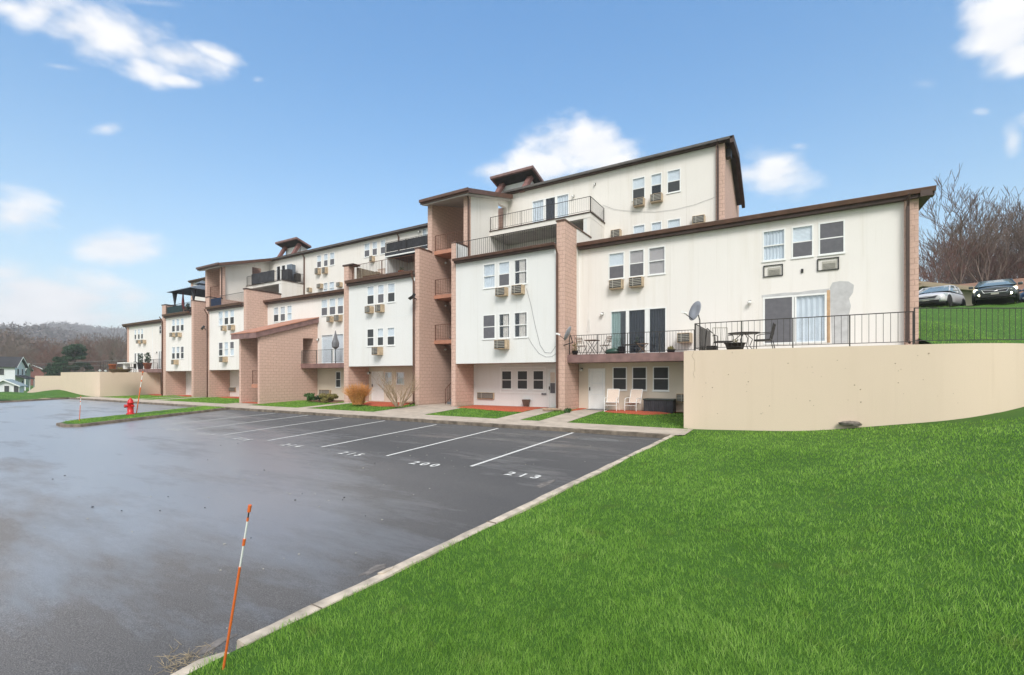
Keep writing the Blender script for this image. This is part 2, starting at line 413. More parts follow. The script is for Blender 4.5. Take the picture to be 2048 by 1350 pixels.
def light(px, py, y, s=.09):
    p = at(px, py, y=y); m = MB().box(p.x-.05, p.x+.05, y-.05, y-.001, p.z-.06, p.z+.08)
    o = m.build('wall_light', M['black'], B)
    MB().lathe([(.01, -.09), (s*.8, -.06), (s, 0), (s*.8, .05), (.02, .07)], (p.x, y-.05-s, p.z-.02), 12).build('globe', M['lamp'], o, True)
# ---- x positions
xRBl, xRBr, xRBe = -9.46, X(1808, Y0), X(1836, Y0)
x3a, x3b = -16.16, -9.90
xs1a, xs1b = -18.86, -16.45
x2a, x2b = -25.08, -19.2
xp2 = X(688, YF)
xl0, xl1 = -33.12, -30.64
xp1a, xp1b = X(487.5, YF), X(493, YF)
x1a, x1b = X(418, YF), xp1a
xs2a, xs2b = X(387, YF), X(412, YF)
x0a, x0b = X(331, YF), X(383, YF)
xpl = X(324, YF)
xLk = X(258, Y0)
# ---- RIGHT BLOCK
triple('RB', [(1217, 1249), (1258, 1289), (1296.5, 1331)], 507, 560, Y0, ['blind', 'shade', 'shade'], ['screen', 'screen', 'shade'])
triple('RB', [(1525, 1571), (1583, 1627), (1637, 1690)], 462.5, 524, Y0, ['curtain', 'blind', 'screen'], ['curtain', 'screen', 'screen'])
zslab = Z(1221, 707.5, YS)
slider([(1221, 1254), (1256, 1292), (1297, 1333)], 622, zslab+.03, Y0, ['green', 'dark', 'dark'], key='RB')
slider([(1526, 1588), (1589, 1653.5)], 595, Z(1526, 694, Y0)+.1, Y0, ['screen', 'curtain'], key='RB', fw=.07)
zRBt, zRBb = Z(1145, 487, 21.9), Z(1145, 500, 22.0)
zg = Z(1225, 727, Y0)
wall('wall', M['stucco'], xRBl, xRBr, zslab-.1, zRBb+.05, Y0, HOLES['RB'])
door(1177, 1210.5, 737, 818, Y0, 'RG')
triple('RG', [(1225, 1254), (1264, 1294), (1305.5, 1338.5)], 733, 781.6, Y0, ['screen2'], ['screen2'], pxref=1305)
wall('wall', M['stucco_tan'], xRBl, -1.0, -.6, zslab-.25, Y0, HOLES['RG'])
MB().box(xRBr, xRBe, Y0-.12, 34, -.6, zRBb+.1).build('end_wall', M['brick'], B)
MB().box(xRBl-.2, xRBl, Y0+.2, Y1-.1, -.6, 8.0).build('inner_wall', M['room'], B)
MB().box(xRBl, xRBe, Y0-.2, 34, zRBt-.14, zRBt-.02).build('roof', M['roofing'], B)
xov = X(1873, 21.9)
eave(xRBl+.05, xov, zRBb, zRBt, Y0)
MB().prism([(xRBe+.003, Y0-.38, zRBt), (xRBe+.003, Y0-.38, zRBb-.02), (xRBe+.003, 34.2, zRBb+.35), (xRBe+.003, 34.2, zRBt+.4)], (xov-xRBe-.1, 0, 0)).build('verge', M['brown2'], B)
MB().box(-1.2, xRBe-.5, Y0+5.5, Y0+5.6, -.6, 8.3).build('inner_wall', M['room'], B)
MB().box(xRBl, xRBe-.5, Y0+.17, Y1-.1, zslab-.05, zslab-.0).build('inner_floor', M['room'], B)
MB().box(xRBl, xRBe-.5, Y0+.17, Y1-.1, 5.4, 5.5).build('inner_floor', M['room'], B)
downspout(1815, Y0-.12, zRBb+.1, Z(1815, 690, Y0), 'brown2')
aircon(1217.5, 1247.5, 563, 581, Y0); aircon(1257.5, 1288, 558, 577, Y0)
aircon(1527, 1566, 532, 555, Y0, sleeve=True); aircon(1634.5, 1678, 518.5, 543, Y0, sleeve=True)
aircon(1354, 1385, 668, 687, Y0-.1, .5); aircon(1352, 1392, 787, 804, Y0, .3)
light(1205, 628, Y0); light(1499.5, 605, Y0); light(1164, 739, Y0)
# junction box + camera between the sleeves
p = at(1604.5, 543, y=Y0); MB().box(p.x-.04, p.x+.04, Y0-.05, Y0-.001, p.z-.05, p.z+.1).build('security_camera', M['black'], B)
# peeling frame and mortar patch round the right glass door
dx0, dx1 = X(1526, Y0), X(1653.5, Y0); dzt = Z(1526, 595, Y0); dzb = Z(1526, 694, Y0)+.1
MB().box(dx1+.002, dx1+.11, Y0-.012, Y0-.001, dzb, dzt+.09).build('door_trim', M['peach'], B)
MB().prism([(dx0-.05, Y0-.008, dzt+.004), (dx0-.05, Y0-.008, dzt+.10), (dx0+.8, Y0-.008, dzt+.13), (dx0+1.3, Y0-.008, dzt+.1), (dx0+1.7, Y0-.008, dzt+.14), (dx1+.1, Y0-.008, dzt+.15), (dx1, Y0-.008, dzt+.004)], (0, .006, 0)).build('door_trim', M['patch'], B)
pt = [(1664, 688), (1661, 610), (1660, 575), (1665, 565), (1680, 562), (1697, 563), (1708, 570), (1706, 585), (1698, 597), (1702, 612), (1698, 630), (1697, 686)]
MB().prism([tuple(at(a, b, y=Y0-.007)) for a, b in pt], (0, .006, 0)).build('wall_patch', M['patch'], B)
# balcony slab of the right block
MB().box(xRBl+.003, at(1395, 700, y=YS).x, YS, Y0-.003, zslab-.38, zslab).build('balcony_slab', M['mauve'], B)
railing((xRBl+.1, YS+.06, zslab), (X(1388, YS), YS+.06, zslab), .93, .125, 'iron', posts=5)
# ---- pillar right of box three, with white fin above
zc3 = Z(1128, 441, YF)
MB().box(x3b, xRBl, YF, 22.0, -.6, zc3).build('pillar', M['brick'], B)
MB().box(x3b, xRBl-.012, 22.003, Y1-.003, -.6, 2.3).build('pillar', M['brick'], B)
MB().box(x3b, xRBl, 22.003, YD, 2.303, zc3).build('parapet', M['stucco_hi'], B)
MB().box(x3b-.03, xRBl+.04, YF-.05, YD, zc3+.002, zc3+.07).build('coping', M['brown'], B)
# ---- generic projecting box
def boxunit(xa, xb, pxl, pxr, bot, fas_b, fas_t, key, mat, groundmat, gz=-.6):
    zb = Z(pxl, bot, YF+.03); zt = Z(pxl, fas_t, YF-.3); zf = Z(pxl, fas_b, YF-.1)
    wall('wall', mat, xa+.004, xb-.004, zb, zf+.04, YF+.03, HOLES.get(key, []))
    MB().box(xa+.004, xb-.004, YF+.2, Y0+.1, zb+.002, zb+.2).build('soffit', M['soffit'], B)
    MB().box(xa, xb, YF-.1, Y1-.003, zt-.2, zt-.06).build('terrace_floor', M['roofing'], B)
    eave(xa+.01, xb-.01, zf, zt, YF+.03, .34)
    wall('wall', groundmat, xa+.004, xb-.004, gz, zb+.1, Y0, HOLES.get(key+'g', []))
    MB().box(xa+.01, xb-.01, YF+.25, Y1-.1, (zb+zt)/2-.05, (zb+zt)/2+.05).build('inner_floor', M['room'], B)
    return zb, zt, zf
# BOX 3
up3 = ['curtain', 'curtain', 'cream']
triple('b3', [(966.5, 991), (997, 1020), (1028, 1054.5)], 529, 577.8, YF+.03, ['curtain', 'blind', 'cream'], ['curtain', 'screen', 'cream'])
triple('b3', [(965.5, 991), (997, 1020), (1027.8, 1055)], 630, 679, YF+.03, ['screen', 'cream', 'cream'], ['screen', 'cream', 'cream'])
triple('b3g', [(1003, 1024), (1034, 1056), (1065.5, 1088)], 741, 778.5, Y0, ['screen2'], ['screen2'])
door(1096.5, 1113.5, 738, 814.5, Y0, 'b3g', 'dark')
zb3, zt3, zf3 = boxunit(x3a, x3b, 914, 1113, 727.5, 526.5, 516, 'b3', M['stucco_white'], M['stucco_white'])
aircon(990, 1016.7, 578.5, 595, YF+.03); aircon(1022.5, 1050, 573.5, 591.5, YF+.03); aircon(988, 1019, 681.5, 699.5, YF+.03, .42); aircon(954, 989, 784.5, 797.5, Y0, .1)
m = MB(); zz0, zz1 = Z(1000, 783, Y0), Z(1000, 736.5, Y0); xx0, xx1 = X(1000, Y0), X(1092, Y0)
for (a, b, c, d) in ((xx0, xx1, zz1-.0, zz1+.07), (xx0, xx1, zz0-.08, zz0), (xx0, xx0+.07, zz0, zz1), (xx1-.07, xx1, zz0, zz1)): m.box(a, b, Y0-.02, Y0-.002, c, d)
m.build('window_surround', M['white'], B)
for k in range(2):
    MB().box(X(1091-k*5, Y0)-.07, X(1091-k*5, Y0)+.05, Y0-.05, Y0-.003, Z(1090, 790, Y0), Z(1090, 786, Y0)).build('socket_box', M['grey'], B)
downspout(1115.5, YF, zf3+.05, -.05, 'brown')
MB().box(-16.45, x3a, YF, Y1, -.6, zt3+.02).build('pillar', M['brick'], B)
zc3l = Z(916, 484, YF)
MB().box(-16.45, x3a, YF, YR-.003, zt3+.023, zc3l).build('parapet', M['brick'], B)
MB().box(x3a+.002, x3a+.02, YF+.06, YR+.1, zt3-.02, zc3l-.02).build('parapet_lining', M['stucco_white'], B)
MB().box(-16.49, x3a+.05, YF-.04, YR-.003, zc3l+.002, zc3l+.07).build('coping', M['brown'], B)
railing((x3a+.1, YF+.04, zt3-.05), (x3b-.05, YF+.04, zt3-.05), zc3l-zt3+.03, .125, 'iron', posts=3)
# cables hanging on box three
m = MB()
cab = [(1053, 577), (1062, 610), (1070, 650), (1080, 690), (1090, 705), (1102, 706), (1113, 690)]
m.path([at(a, b, y=YF+.015) for a, b in cab], .007, 5)
cab = [(1056, 674), (1065, 690), (1078, 707), (1092, 714), (1104, 713), (1113, 706)]
m.path([at(a, b, y=YF+.015) for a, b in cab], .006, 5)
m.build('cable', M['grey'], B)
# ---- STAIR TOWER ONE
def stairtower(xa, xb, xwl, pxsl, capl, eav_l, eav_r, side_r, gz, pad, land, pillpx, key, xr, depth=Y1):
    """xa..xb inside, xwl = outer face of left wall, xr = right outer face of the right wall"""
    zcap = Z(*capl, YF)
    MB().box(xwl, xa, YF, YR-.003, gz, zcap).build('pillar', M['brick'], B)
    MB().box(xwl-.04, xa+.04, YF-.04, YR-.003, zcap+.002, zcap+.07).build('coping', M['brown'], B)
    e0 = Z(*eav_l, 21.05); e1 = Z(*side_r, Y1-.4)
    zt0 = e0-.30; sl = (e1-e0)/(Y1-.4-21.05)
    def zr(y): return e0+sl*(y-21.05)
    for (a, b, mt, nm) in ((xwl, xa, M['brick'], 'stair_wall'), (xb, xb+.3, M['brick'], 'stair_pillar')):
        if nm == 'stair_pillar':
            MB().prism([(a, YR, gz), (a, YR+.32, gz), (a, YR+.32, zr(YR+.32)-.32), (a, YR, zr(YR)-.32)], (b-a-.012, 0, 0)).build(nm, mt, B)
            yd0, yd1, zd0, zd1 = key
            for poly in ([(YR+.323, 8.2), (yd0, 8.2), (yd0, zr(yd0)-.32), (YR+.323, zr(YR+.323)-.32)],
                         [(yd0, zd1), (yd1, zd1), (yd1, zr(yd1)-.32), (yd0, zr(yd0)-.32)],
                         [(yd1, 8.2), (Y1-.003, 8.2), (Y1-.003, zr(Y1)-.32), (yd1, zr(yd1)-.32)],
                         [(yd0, 8.2), (yd1, 8.2), (yd1, zd0), (yd0, zd0)]):
                MB().prism([(a+.03, y, z) for y, z in poly], (xr-a-.03, 0, 0)).build('side_wall', M['stucco_hi'], B)
            MB().box(a, a+.2, YR+.323, Y1, gz, 8.19).build('inner_wall', M['brick'], B)
        else:
            MB().prism([(a, YR, gz), (a, Y1+2.5, gz), (a, Y1+2.5, zr(Y1)+.3), (a, YR, zr(YR)-.32)], (b-a, 0, 0)).build(nm, mt, B)
    MB().box(xa, xb, Y1+1.3, Y1+1.5, gz, zr(Y1)-.1).build('inner_wall', M['brick'], B)
    xl, xrr = X(eav_l[0], 21.05), X(eav_r[0], 21.05)
    ys, ye = 21.15, Y1+1.5
    MB().hexa([(xl, ys, zr(ys)-.26), (xrr, ys, zr(ys)-.26), (xrr, Y1-.25, zr(Y1-.25)-.26), (xl, Y1-.25, zr(Y1-.25)-.26),
               (xl, ys, zr(ys)), (xrr, ys, zr(ys)), (xrr, Y1-.25, zr(Y1-.25)), (xl, Y1-.25, zr(Y1-.25))]).build('roof', M['brown'], B)
    MB().hexa([(xl+.12, ys+.05, zr(ys)-.32), (xrr-.12, ys+.05, zr(ys)-.32), (xrr-.12, Y1-.25, zr(Y1-.25)-.32), (xl+.12, Y1-.25, zr(Y1-.25)-.32),
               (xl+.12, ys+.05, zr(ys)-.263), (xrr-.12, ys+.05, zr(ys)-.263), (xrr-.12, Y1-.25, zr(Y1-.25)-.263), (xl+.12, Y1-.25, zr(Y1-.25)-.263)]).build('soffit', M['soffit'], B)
    MB().box(xl, xrr, ys-.12, ys-.002, zr(ys)-.16, zr(ys)-.0).build('gutter', M['brown'], B)
    for z in land:
        MB().box(xa+.003, xb-.003, YR+.2, YR+1.5, z-.22, z).build('landing', M['slabpink'], B)
        railing((xa+.05, YR+.25, z), (xb-.05, YR+.25, z), .95, .13, 'rust_iron', posts=2)
        q = at(xa+.5, 0, y=1) if 0 else None
        MB().lathe([(.01, -.07), (.07, -.03), (.07, .03), (.01, .06)], (xa+.08, YR+1.2, z-.5), 10).build('stair_light', M['lamp'], B, True)
    # back flights between landings
    for i in range(len(land)-1):
        m = MB()
        for k in range(8):
            z = land[i]+(land[i+1]-land[i])*(k+1)/9; m.box(xa+.1, (xa+xb)/2-.05, YR+1.5+k*.27, YR+1.8+k*.27, z-.05, z)
        m.build('stair_flight', M['grey'], B)
    m = MB()
    for k in range(9): m.box(xa+.9, xb-.05, YR+.35+k*.28, YR+.67+k*.28, pad+.18*k, pad+.18*(k+1))
    m.build('stair_flight', M['grey'], B)
    a = Vector((xa+.85, YR+.25, pad)); b = Vector((xa+.85, YR+2.6, pad+1.6)); m = MB(); up = Vector((0, 0, .95))
    m.tube(a+up, b+up, .02, .02, 5); m.tube(a+up*.1, b+up*.1, .016, .016, 5); m.tube(a, a+up*1.02, .024, .024, 5)
    for k in range(1, 12): m.tube(a+(b-a)*k/12+up*.1, a+(b-a)*k/12+up, .009, .009, 4, False)
    m.build('stair_rail', M['rust_iron'], B)
    return zr
pz = at(996.5, 405.6, x=x3a); pz2 = at(1013, 412, x=x3a)
zr1 = stairtower(xs1a, xs1b, -19.2, 857, (831, 497.8), (838, 401), (936, 371), (1014, 391), -.6, -.05,
                 [Z(868, 681, 21.9), Z(868, 591, 21.9), Z(868, 503, 21.9)], None, (pz.y, pz2.y, 10.8, pz.z), x3a)
downspout(938.5, YR+.1, zr1(YR)-.15, 8.2, 'brown')
# ---- BOX 2
kb = YF+.03
triple('b2', [(734, 748.5), (755, 768.6), (775, 790.5)], 572.6, 610.4, kb, ['blind'], ['screen2', 'screen', 'screen2'])
triple('b2', [(734, 748.3), (754.5, 767.6), (774.3, 789.8)], 657.8, 693.3, kb, ['screen2', 'blind', 'blind'], ['screen2'])
triple('b2g', [(769.8, 784), (793, 808.6)], 744, 768.5, Y0, ['blind', 'blind'], ['blind', 'curtain'])
door(743.5, 768, 743, 801, Y0, 'b2g', False)
zb2, zt2, zf2 = boxunit(x2a, x2b, 697, 828, 733, 572, 560, 'b2', M['stucco_white'], M['stucco_tan'])
aircon(729, 748, 615, 628.5, kb); aircon(749.6, 769.4, 611.5, 626.5, kb); aircon(743, 766.3, 695.5, 711, kb, .45)
light(739.8, 746, Y0)
zc2 = Z(689, 533, YF)
MB().box(xp2, x2a, YF, Y1-.003, -.6, zt2).build('pillar', M['brick'], B)
MB().box(xp2, x2a, YF, YF+.5, zt2+.003, zc2).build('parapet', M['brick'], B)
MB().box(xp2-.1, x2a+.5, YF-.05, YF+.55, zc2+.002, zc2+.1).build('coping', M['brown2'], B)
railing((x2a+.35, YF+.04, zt2-.05), (x2b-.1, YF+.04, zt2-.05), zc2-zt2+.02, .13, 'rust_iron', posts=3)
m = MB()
for k in range(26):
    y = YF+.5+k*.2; m.box(x2a+.2, x2a+.23, y, y+.17, zt2-.05, zc2-.02)
m.build('privacy_screen', M['lattice'], B)
downspout(829, YF+.0, zf2+.05, -.05, 'brown')
# horizontal panel joint
zj = Z(700, 640.5, kb); MB().box(x2a+.01, x2b-.01, kb-.006, kb-.001, zj, zj+.012).build('panel_joint', M['curtain'], B)
# ---- MIDDLE WALL
triple('mw', [(642.5, 655.3), (658.7, 671.5), (675, 687.2)], 599.3, 632.6, Y0, ['blind'], ['screen'])
triple('mw', [(547.3, 557.5), (560.7, 570.8), (574, 584)], 614.7, 644.6, Y0, ['blind'], ['screen2', 'screen', 'curtain'])
zms = Z(606, 727.5, YS)
slider([(643, 666.5), (667.5, 687.5)], 669.7, zms+.02, Y0, ['blind', 'blind'], key='mw')
zmt, zmb = Z(687, 577, Y0-.4), Z(687, 587, Y0-.2)
zme = Z(520, 606, Y0-.4)
wall('wall', M['stucco'], xp1b, xp2, zms-.2, zmb+.05, Y0, HOLES['mw'])
triple('mg', [(671.5, 681.7)], 743, 775, Y0, ['screen2'], ['screen2'])
wall('wall', M['stucco_tan'], xl1, xp2, -.6, zms-.203, Y0, HOLES['mg'])
eave(xp1b+.0, xp2-.005, zmb, zmt, Y0)
MB().box(xp1b, xp2, Y0-.2, Y1-.003, zmt-.12, zmt-.03).build('roof', M['roofing'], B)
MB().box(xp1b+.1, xp2-.1, Y0+.17, Y1-.1, 5.0, 5.1).build('inner_floor', M['room'], B)
aircon(652.6, 667.5, 634.7, 645.8, Y0); aircon(667.5, 685.5, 632, 644.4, Y0); aircon(637.5, 662.4, 779, 788.5, Y0, .15)
MB().box(xl1+.003, xp2-.003, YS+.05, Y0-.003, zms-.32, zms).build('balcony_slab', M['mauve'], B)
railing((xl1+.05, YS+.1, zms), (xp2-.05, YS+.1, zms), .95, .13, 'teal_iron', posts=4)
light(637.5, 679, Y0, .07)
# ---- LOW STAIR TOWER
zl_f = Z(519, 664, YL-.35); pb = at(636, 636, x=xl1+.15)
sl = (pb.z-zl_f)/(pb.y-(YL-.35))
def zlr(y): return zl_f+sl*(y-YL+.35)
d0 = at(606, 676.5, x=xl1); d1 = at(627, 676.5, x=xl1)
for poly in ([(YL, -.6), (d0.y, -.6), (d0.y, zlr(d0.y)-.4), (YL, zlr(YL)-.4)], [(d0.y, -.6), (d1.y, -.6), (d1.y, zms), (d0.y, zms)],
             [(d0.y, d0.z), (d1.y, d1.z), (d1.y, zlr(d1.y)-.4), (d0.y, zlr(d0.y)-.4)], [(d1.y, -.6), (Y0-.003, -.6), (Y0-.003, zlr(Y0)-.4), (d1.y, zlr(d1.y)-.4)]):
    MB().prism([(xl1, y, z) for y, z in poly], (-.22, 0, 0)).build('tower_wall', M['brick'], B)
MB().prism([(xl0, YL, -.6), (xl0, Y0, -.6), (xl0, Y0, zlr(Y0)-.4), (xl0, YL, zlr(YL)-.4)], (.22, 0, 0)).build('tower_wall', M['brick'], B)
MB().box(xl0+.22, xl1-.22, Y0-.3, Y0-.1, -.6, 5).build('tower_wall', M['brick'], B)
def slabroof(xa, xb, ya, yb, f, th, name, mat, inset=0):
    return MB().hexa([(xa, ya, f(ya)-th), (xb, ya, f(ya)-th), (xb, yb, f(yb)-th), (xa, yb, f(yb)-th), (xa, ya, f(ya)), (xb, ya, f(ya)), (xb, yb, f(yb)), (xa, yb, f(yb))]).build(name, mat, B)
xlL = X(462, YL-.35)
slabroof(xlL, xl1+.16, YL-.35, Y0-.01, zlr, .36, 'tower_roof', M['mauve'])
slabroof(xlL-.03, xl1+.2, YL-.38, Y0-.01, lambda y: zlr(y)+.062, .06, 'roof_edge', M['slabpink'])
zla = Z(500, 768, YL+.6)
MB().box(xl0+.9, xl1-.223, YL+.35, YL+2, zla-.25, zla).build('landing', M['slabpink'], B)
railing((xl0+.95, YL+.4, zla), (xl1-.25, YL+.4, zla), .95, .14, 'rust_iron')
# ---- BOX 1
zP1 = Z(505, 576, YF)
MB().box(xp1a, xp1b, YF, Y0+1.2, -.6, zP1).build('pillar', M['brick'], B)
MB().box(xp1a-.05, xp1b+.05, YF-.05, Y0+1.2, zP1+.002, zP1+.09).build('coping', M['brown2'], B)
triple('b1', [(437, 446), (448.7, 457.2), (460, 468.7)], 622.7, 651.5, kb, ['blind'], ['blind', 'screen2', 'screen2'])
triple('b1', [(437.5, 446), (448.7, 457), (460, 468.5)], 684.6, 712.5, kb, ['screen', 'blind', 'screen'], ['screen2', 'curtain', 'blind'])
zb1, zt1, zf1 = boxunit(x1a, x1b, 419, 487, 740.2, 622, 613, 'b1', M['stucco'], M['stucco'])
aircon(441, 453.5, 653, 663, kb); aircon(455, 467, 652, 662, kb); aircon(437.8, 455.7, 714.5, 725, kb, .4); aircon(457, 472, 774.5, 783, Y0, .1)
railing((x1a+.1, YF+.04, zt1-.05), (x1b-.02, YF+.04, zt1-.05), .9, .13, 'iron')
MB().box(xs2b, x1a, YF, Y1-.003, -.6, zt1+.9).build('pillar', M['brick'], B)
MB().box(xs2b-.03, x1a+.03, YF-.04, YR, zt1+.902, zt1+.96).build('coping', M['brown2'], B)
MB().box(x1a+.08, X(438, YF)+.1, YF+.1, YF+.13, zt1-.05, zt1+.75).build('privacy_cloth', M['navy'], B)
downspout(416, YF, zf1+.1, -.3, 'brown')
# mulch-side brick under box 1 : inner side wall of the right face of the pillar
downspout(514, Y0-.0, zme-.3, 5.2, 'brown2')
# ---- STAIR TOWER TWO
xw2 = x0b
pz = at(510, 532.5, x=xs2b+.5); pz2 = at(528, 535, x=xs2b+.5)
zr2 = stairtower(xs2a, xs2b, xw2, 409, (384, 602), (392, 536), (436, 522.5), (530, 519), -.6, -.25,
                 [Z(425, 735, 21.9), Z(425, 663, 21.9), Z(425, 594, 21.9)], None, (pz.y, pz2.y, Z(500, 570, 24)+.2, pz.z), X(442, YR+.1))
downspout(445, YR+.1, zr2(YR)-.1, zt1, 'brown')
# ---- BOX 0
triple('b0', [(343.8, 350.4), (352.3, 359.3), (361.2, 368)], 639, 664.5, kb, ['blind'], ['screen2', 'screen', 'screen2'])
triple('b0', [(343.8, 350.4), (352.6, 359.5), (361.5, 368)], 693.8, 718.6, kb, ['blind', 'blind', 'screen'], ['screen2'])
door(367.3, 379, 748, 788, Y0, 'b0g', False)
zb0, zt0, zf0 = boxunit(x0a, x0b, 331, 383, 742.3, 636, 628, 'b0', M['stucco'], M['stucco'])
aircon(338.5, 348, 667, 675, kb); aircon(350, 360, 667, 675, kb); aircon(342, 357.5, 720.5, 729.5, kb, .4)
MB().box(xpl, x0a, YF, Y1-.003, -.8, zt0+.95).build('pillar', M['brick'], B)
MB().box(xpl-.08, x0a+.05, YF-.04, Y1-.5, zt0+.952, zt0+1.02).build('coping', M['brown2'], B)
railing((x0a+.1, YF+.04, zt0-.05), (x0b-.02, YF+.04, zt0-.05), .9, .13, 'iron')
MB().box(x0a+.06, x0a+3.0, YF+.1, YF+.13, zt0-.05, zt0+.72).build('privacy_cloth', simple('dark_teal_cloth', (.02, .06, .07), .8, .3, 3), B)
downspout(326, YF, zf0+.1, -.4, 'brown'); light(367.5, 751, Y0, .07)
# ---- LEFT BLOCK
lb = Z(322, 646, Y0); ltp = Z(322, 637.5, Y0-.4)
triple('lb', [(268.9, 272.8), (275.7, 280), (282, 286.4)], 659, 679.5, Y0, ['blind'], ['screen2'])
triple('lb', [(318.5, 323)], 652, 668, Y0, ['screen'], ['screen2'])
zsl = Z(300, 738, Y0-1.3)
slider([(268.9, 272.8), (274.5, 280), (282, 286.4)], 705.6, zsl, Y0, ['screen', 'dark', 'dark'], key='lb', fw=.08)
slider([(317, 320.5), (320.8, 324)], 701.5, zsl, Y0, ['dark', 'dark'], key='lb', fw=.08)
wall('wall', M['stucco'], xLk, xpl, zsl-.3, lb+.05, Y0, HOLES['lb'])
wall('wall', M['stucco'], X(276, Y0), xpl, -.9, zsl-.303, Y0)
MB().box(xLk-.35, xLk, Y0-.1, 34, -.9, lb).build('end_wall', M['brick'], B)
MB().box(xLk, xpl, Y0+4.3, Y0+4.4, -.6, lb).build('inner_wall', M['room'], B)
xe0 = X(243, Y0-.4)
eave(xe0, xpl-.01, lb, ltp, Y0); MB().box(xe0, xpl, Y0-.2, 34, ltp-.12, ltp-.02).build('roof', M['roofing'], B)
MB().box(xe0+.02, xLk-.353, Y0-.3, 34, lb+.03, ltp-.123).build('soffit', M['brown2'], B)
aircon(271.5, 278.2, 681.5, 688, Y0); aircon(281, 286.5, 681, 688, Y0); aircon(314.8, 324, 773, 780, Y0, .1)
MB().box(X(277, YS), xpl-.003, YS, Y0-.003, zsl-.35, zsl).build('balcony_slab', M['mauve'], B)
railing((X(283, YS), YS+.05, zsl), (xpl-.03, YS+.05, zsl), .95, .14, 'iron', posts=3)
light(314, 705, Y0, .07); downspout(256, Y0, lb+.05, 2, 'brown2')
xj = X(305, Y0); MB().box(xj, xj+.05, Y0-.012, Y0-.001, zsl, lb).build('panel_joint', M['curtain'], B)
# ---- HIGH BLOCK
def hb(key, pxa, xa, xb, zb_, zt_, lo=-.6, mt='stucco_hi'):
    return wall('wall', M[mt], xa, xb, lo, zt_, Y1, HOLES.get(key, []))
xh0, xh1 = x3a-.29, X(1432, Y1)
triple('h1', [(1264.4, 1290.5), (1301.5, 1324), (1334, 1361.5)], 357.5, 401.5, Y1, ['blind'], ['screen2', 'dark', 'screen2'])
triple('h1', [(1266, 1290.5), (1302, 1324), (1334.5, 1361.5)], 451.5, 494, Y1, ['blind'], ['blind'])
zdk = Z(985, 463, YD)
slider([(1064, 1088.5), (1090, 1111.5), (1113, 1138)], 402.5, zdk+.03, Y1, ['curtain', 'dark', 'curtain'], key='h1')
zh1 = Z(1200, 347, Y1); zh1t = Z(1200, 335, Y1-.4)
hb('h1', 0, xh0, xh1, 0, zh1+.03)
eave(xh0+.2, xh1+.2+.3, zh1, zh1t, Y1)
xb1 = X(1450, Y1)
MB().prism([(xh1, Y1-.1, -.6), (xh1, 33.5, -.6), (xh1, 33.5, zh1-.6), (xh1, 30, zh1+.6), (xh1, Y1-.1, zh1+.1)], (xb1-xh1, 0, 0)).build('end_wall', M['brick'], B)
xo = X(1465, Y1-.4)
pr_ = at(1476.5, 308, x=xo); pe_ = at(1488, 405, x=xo)
for nm, off, th, mt, xa_, in (('roof', 0, .12, 'roofing', xh0), ('verge', -.005, .34, 'brown2', xo-.12)):
    a = (Y1-.4, zh1t+off); b_ = (pr_.y, pr_.z+off); c_ = (pe_.y, pe_.z+off)
    MB().prism([(xa_, a[0], a[1]), (xa_, b_[0], b_[1]), (xa_, c_[0], c_[1]), (xa_, c_[0], c_[1]-th), (xa_, b_[0], b_[1]-th), (xa_, a[0], a[1]-th)], (xo-xa_+(.06 if nm == 'verge' else 0), 0, 0)).build(nm, M[mt], B)
MB().box(xh0, xh1, 33.3, 33.5, -.6, zh1-.6).build('rear_wall', M['stucco_hi'], B)
MB().box(xh0+.2, xh1, Y1+.2, 33, 10.7, 10.8).build('inner_floor', M['room'], B)
downspout(1436, Y1-.1, zh1+.1, 8.4, 'brown2')
aircon(1266, 1290, 401.5, 417, Y1, .3); aircon(1300, 1326, 393, 409, Y1, .3); aircon(1221, 1243.5, 463.7, 480, Y1, .3); aircon(1384, 1411, 436, 452, Y1, .3)
light(1147, 393, Y1, .08); light(1190, 369, Y1, .05)
m = MB(); m.path([at(a, b, y=Y1-.03) for a, b in [(1205, 410), (1230, 419), (1270, 423), (1310, 424), (1350, 419), (1390, 409), (1430, 394)]], .006, 4); m.build('cable', M['grey'], B)
p1 = at(1457, 305, x=xb1+.12); m = MB().box(xb1, xb1+.25, Y1+.3, Y1+.7, p1.z-.25, p1.z+.15); m.build('floodlight', M['black'], B)
# deck of high block right
def deck(xa, xb, ztop, px_open, key, rail_mat='iron', endwall=True, post=True):
    MB().box(xa, xb, YD, Y1-.003, ztop-.26, ztop).build('deck', M['stucco_hi'], B)
    MB().box(xa-.02, xb+.05, YD-.05, YD+.08, ztop+.002, ztop+.05).build('deck_edge', M['brown2'], B)
    MB().box(xb-.06, xb+.06, YD+.083, Y1-.003, ztop+.002, ztop+.05).build('deck_edge', M['brown2'], B)
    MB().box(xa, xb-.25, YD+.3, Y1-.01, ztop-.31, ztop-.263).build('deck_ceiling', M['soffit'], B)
    if endwall:
        MB().box(xb-.22, xb-.01, YD+.02, Y1-.003, 7.6, ztop-.263).build('deck_side_wall', M['stucco_hi'], B)
        MB().box(xb-.42, xb-.223, YD+.02, YD+.25, 7.6, ztop-.263).build('deck_post', M['stucco_white'], B)
    railing((xa+.05, YD+.02, ztop+.05), (xb-.02, YD+.02, ztop+.05), .85, .12, rail_mat, posts=4)
    railing((xb-.01, YD+.05, ztop+.05), (xb-.01, Y1-.05, ztop+.05), .85, .12, rail_mat, posts=2)
deck(x3a+.003, -9.5, zdk, None, None)
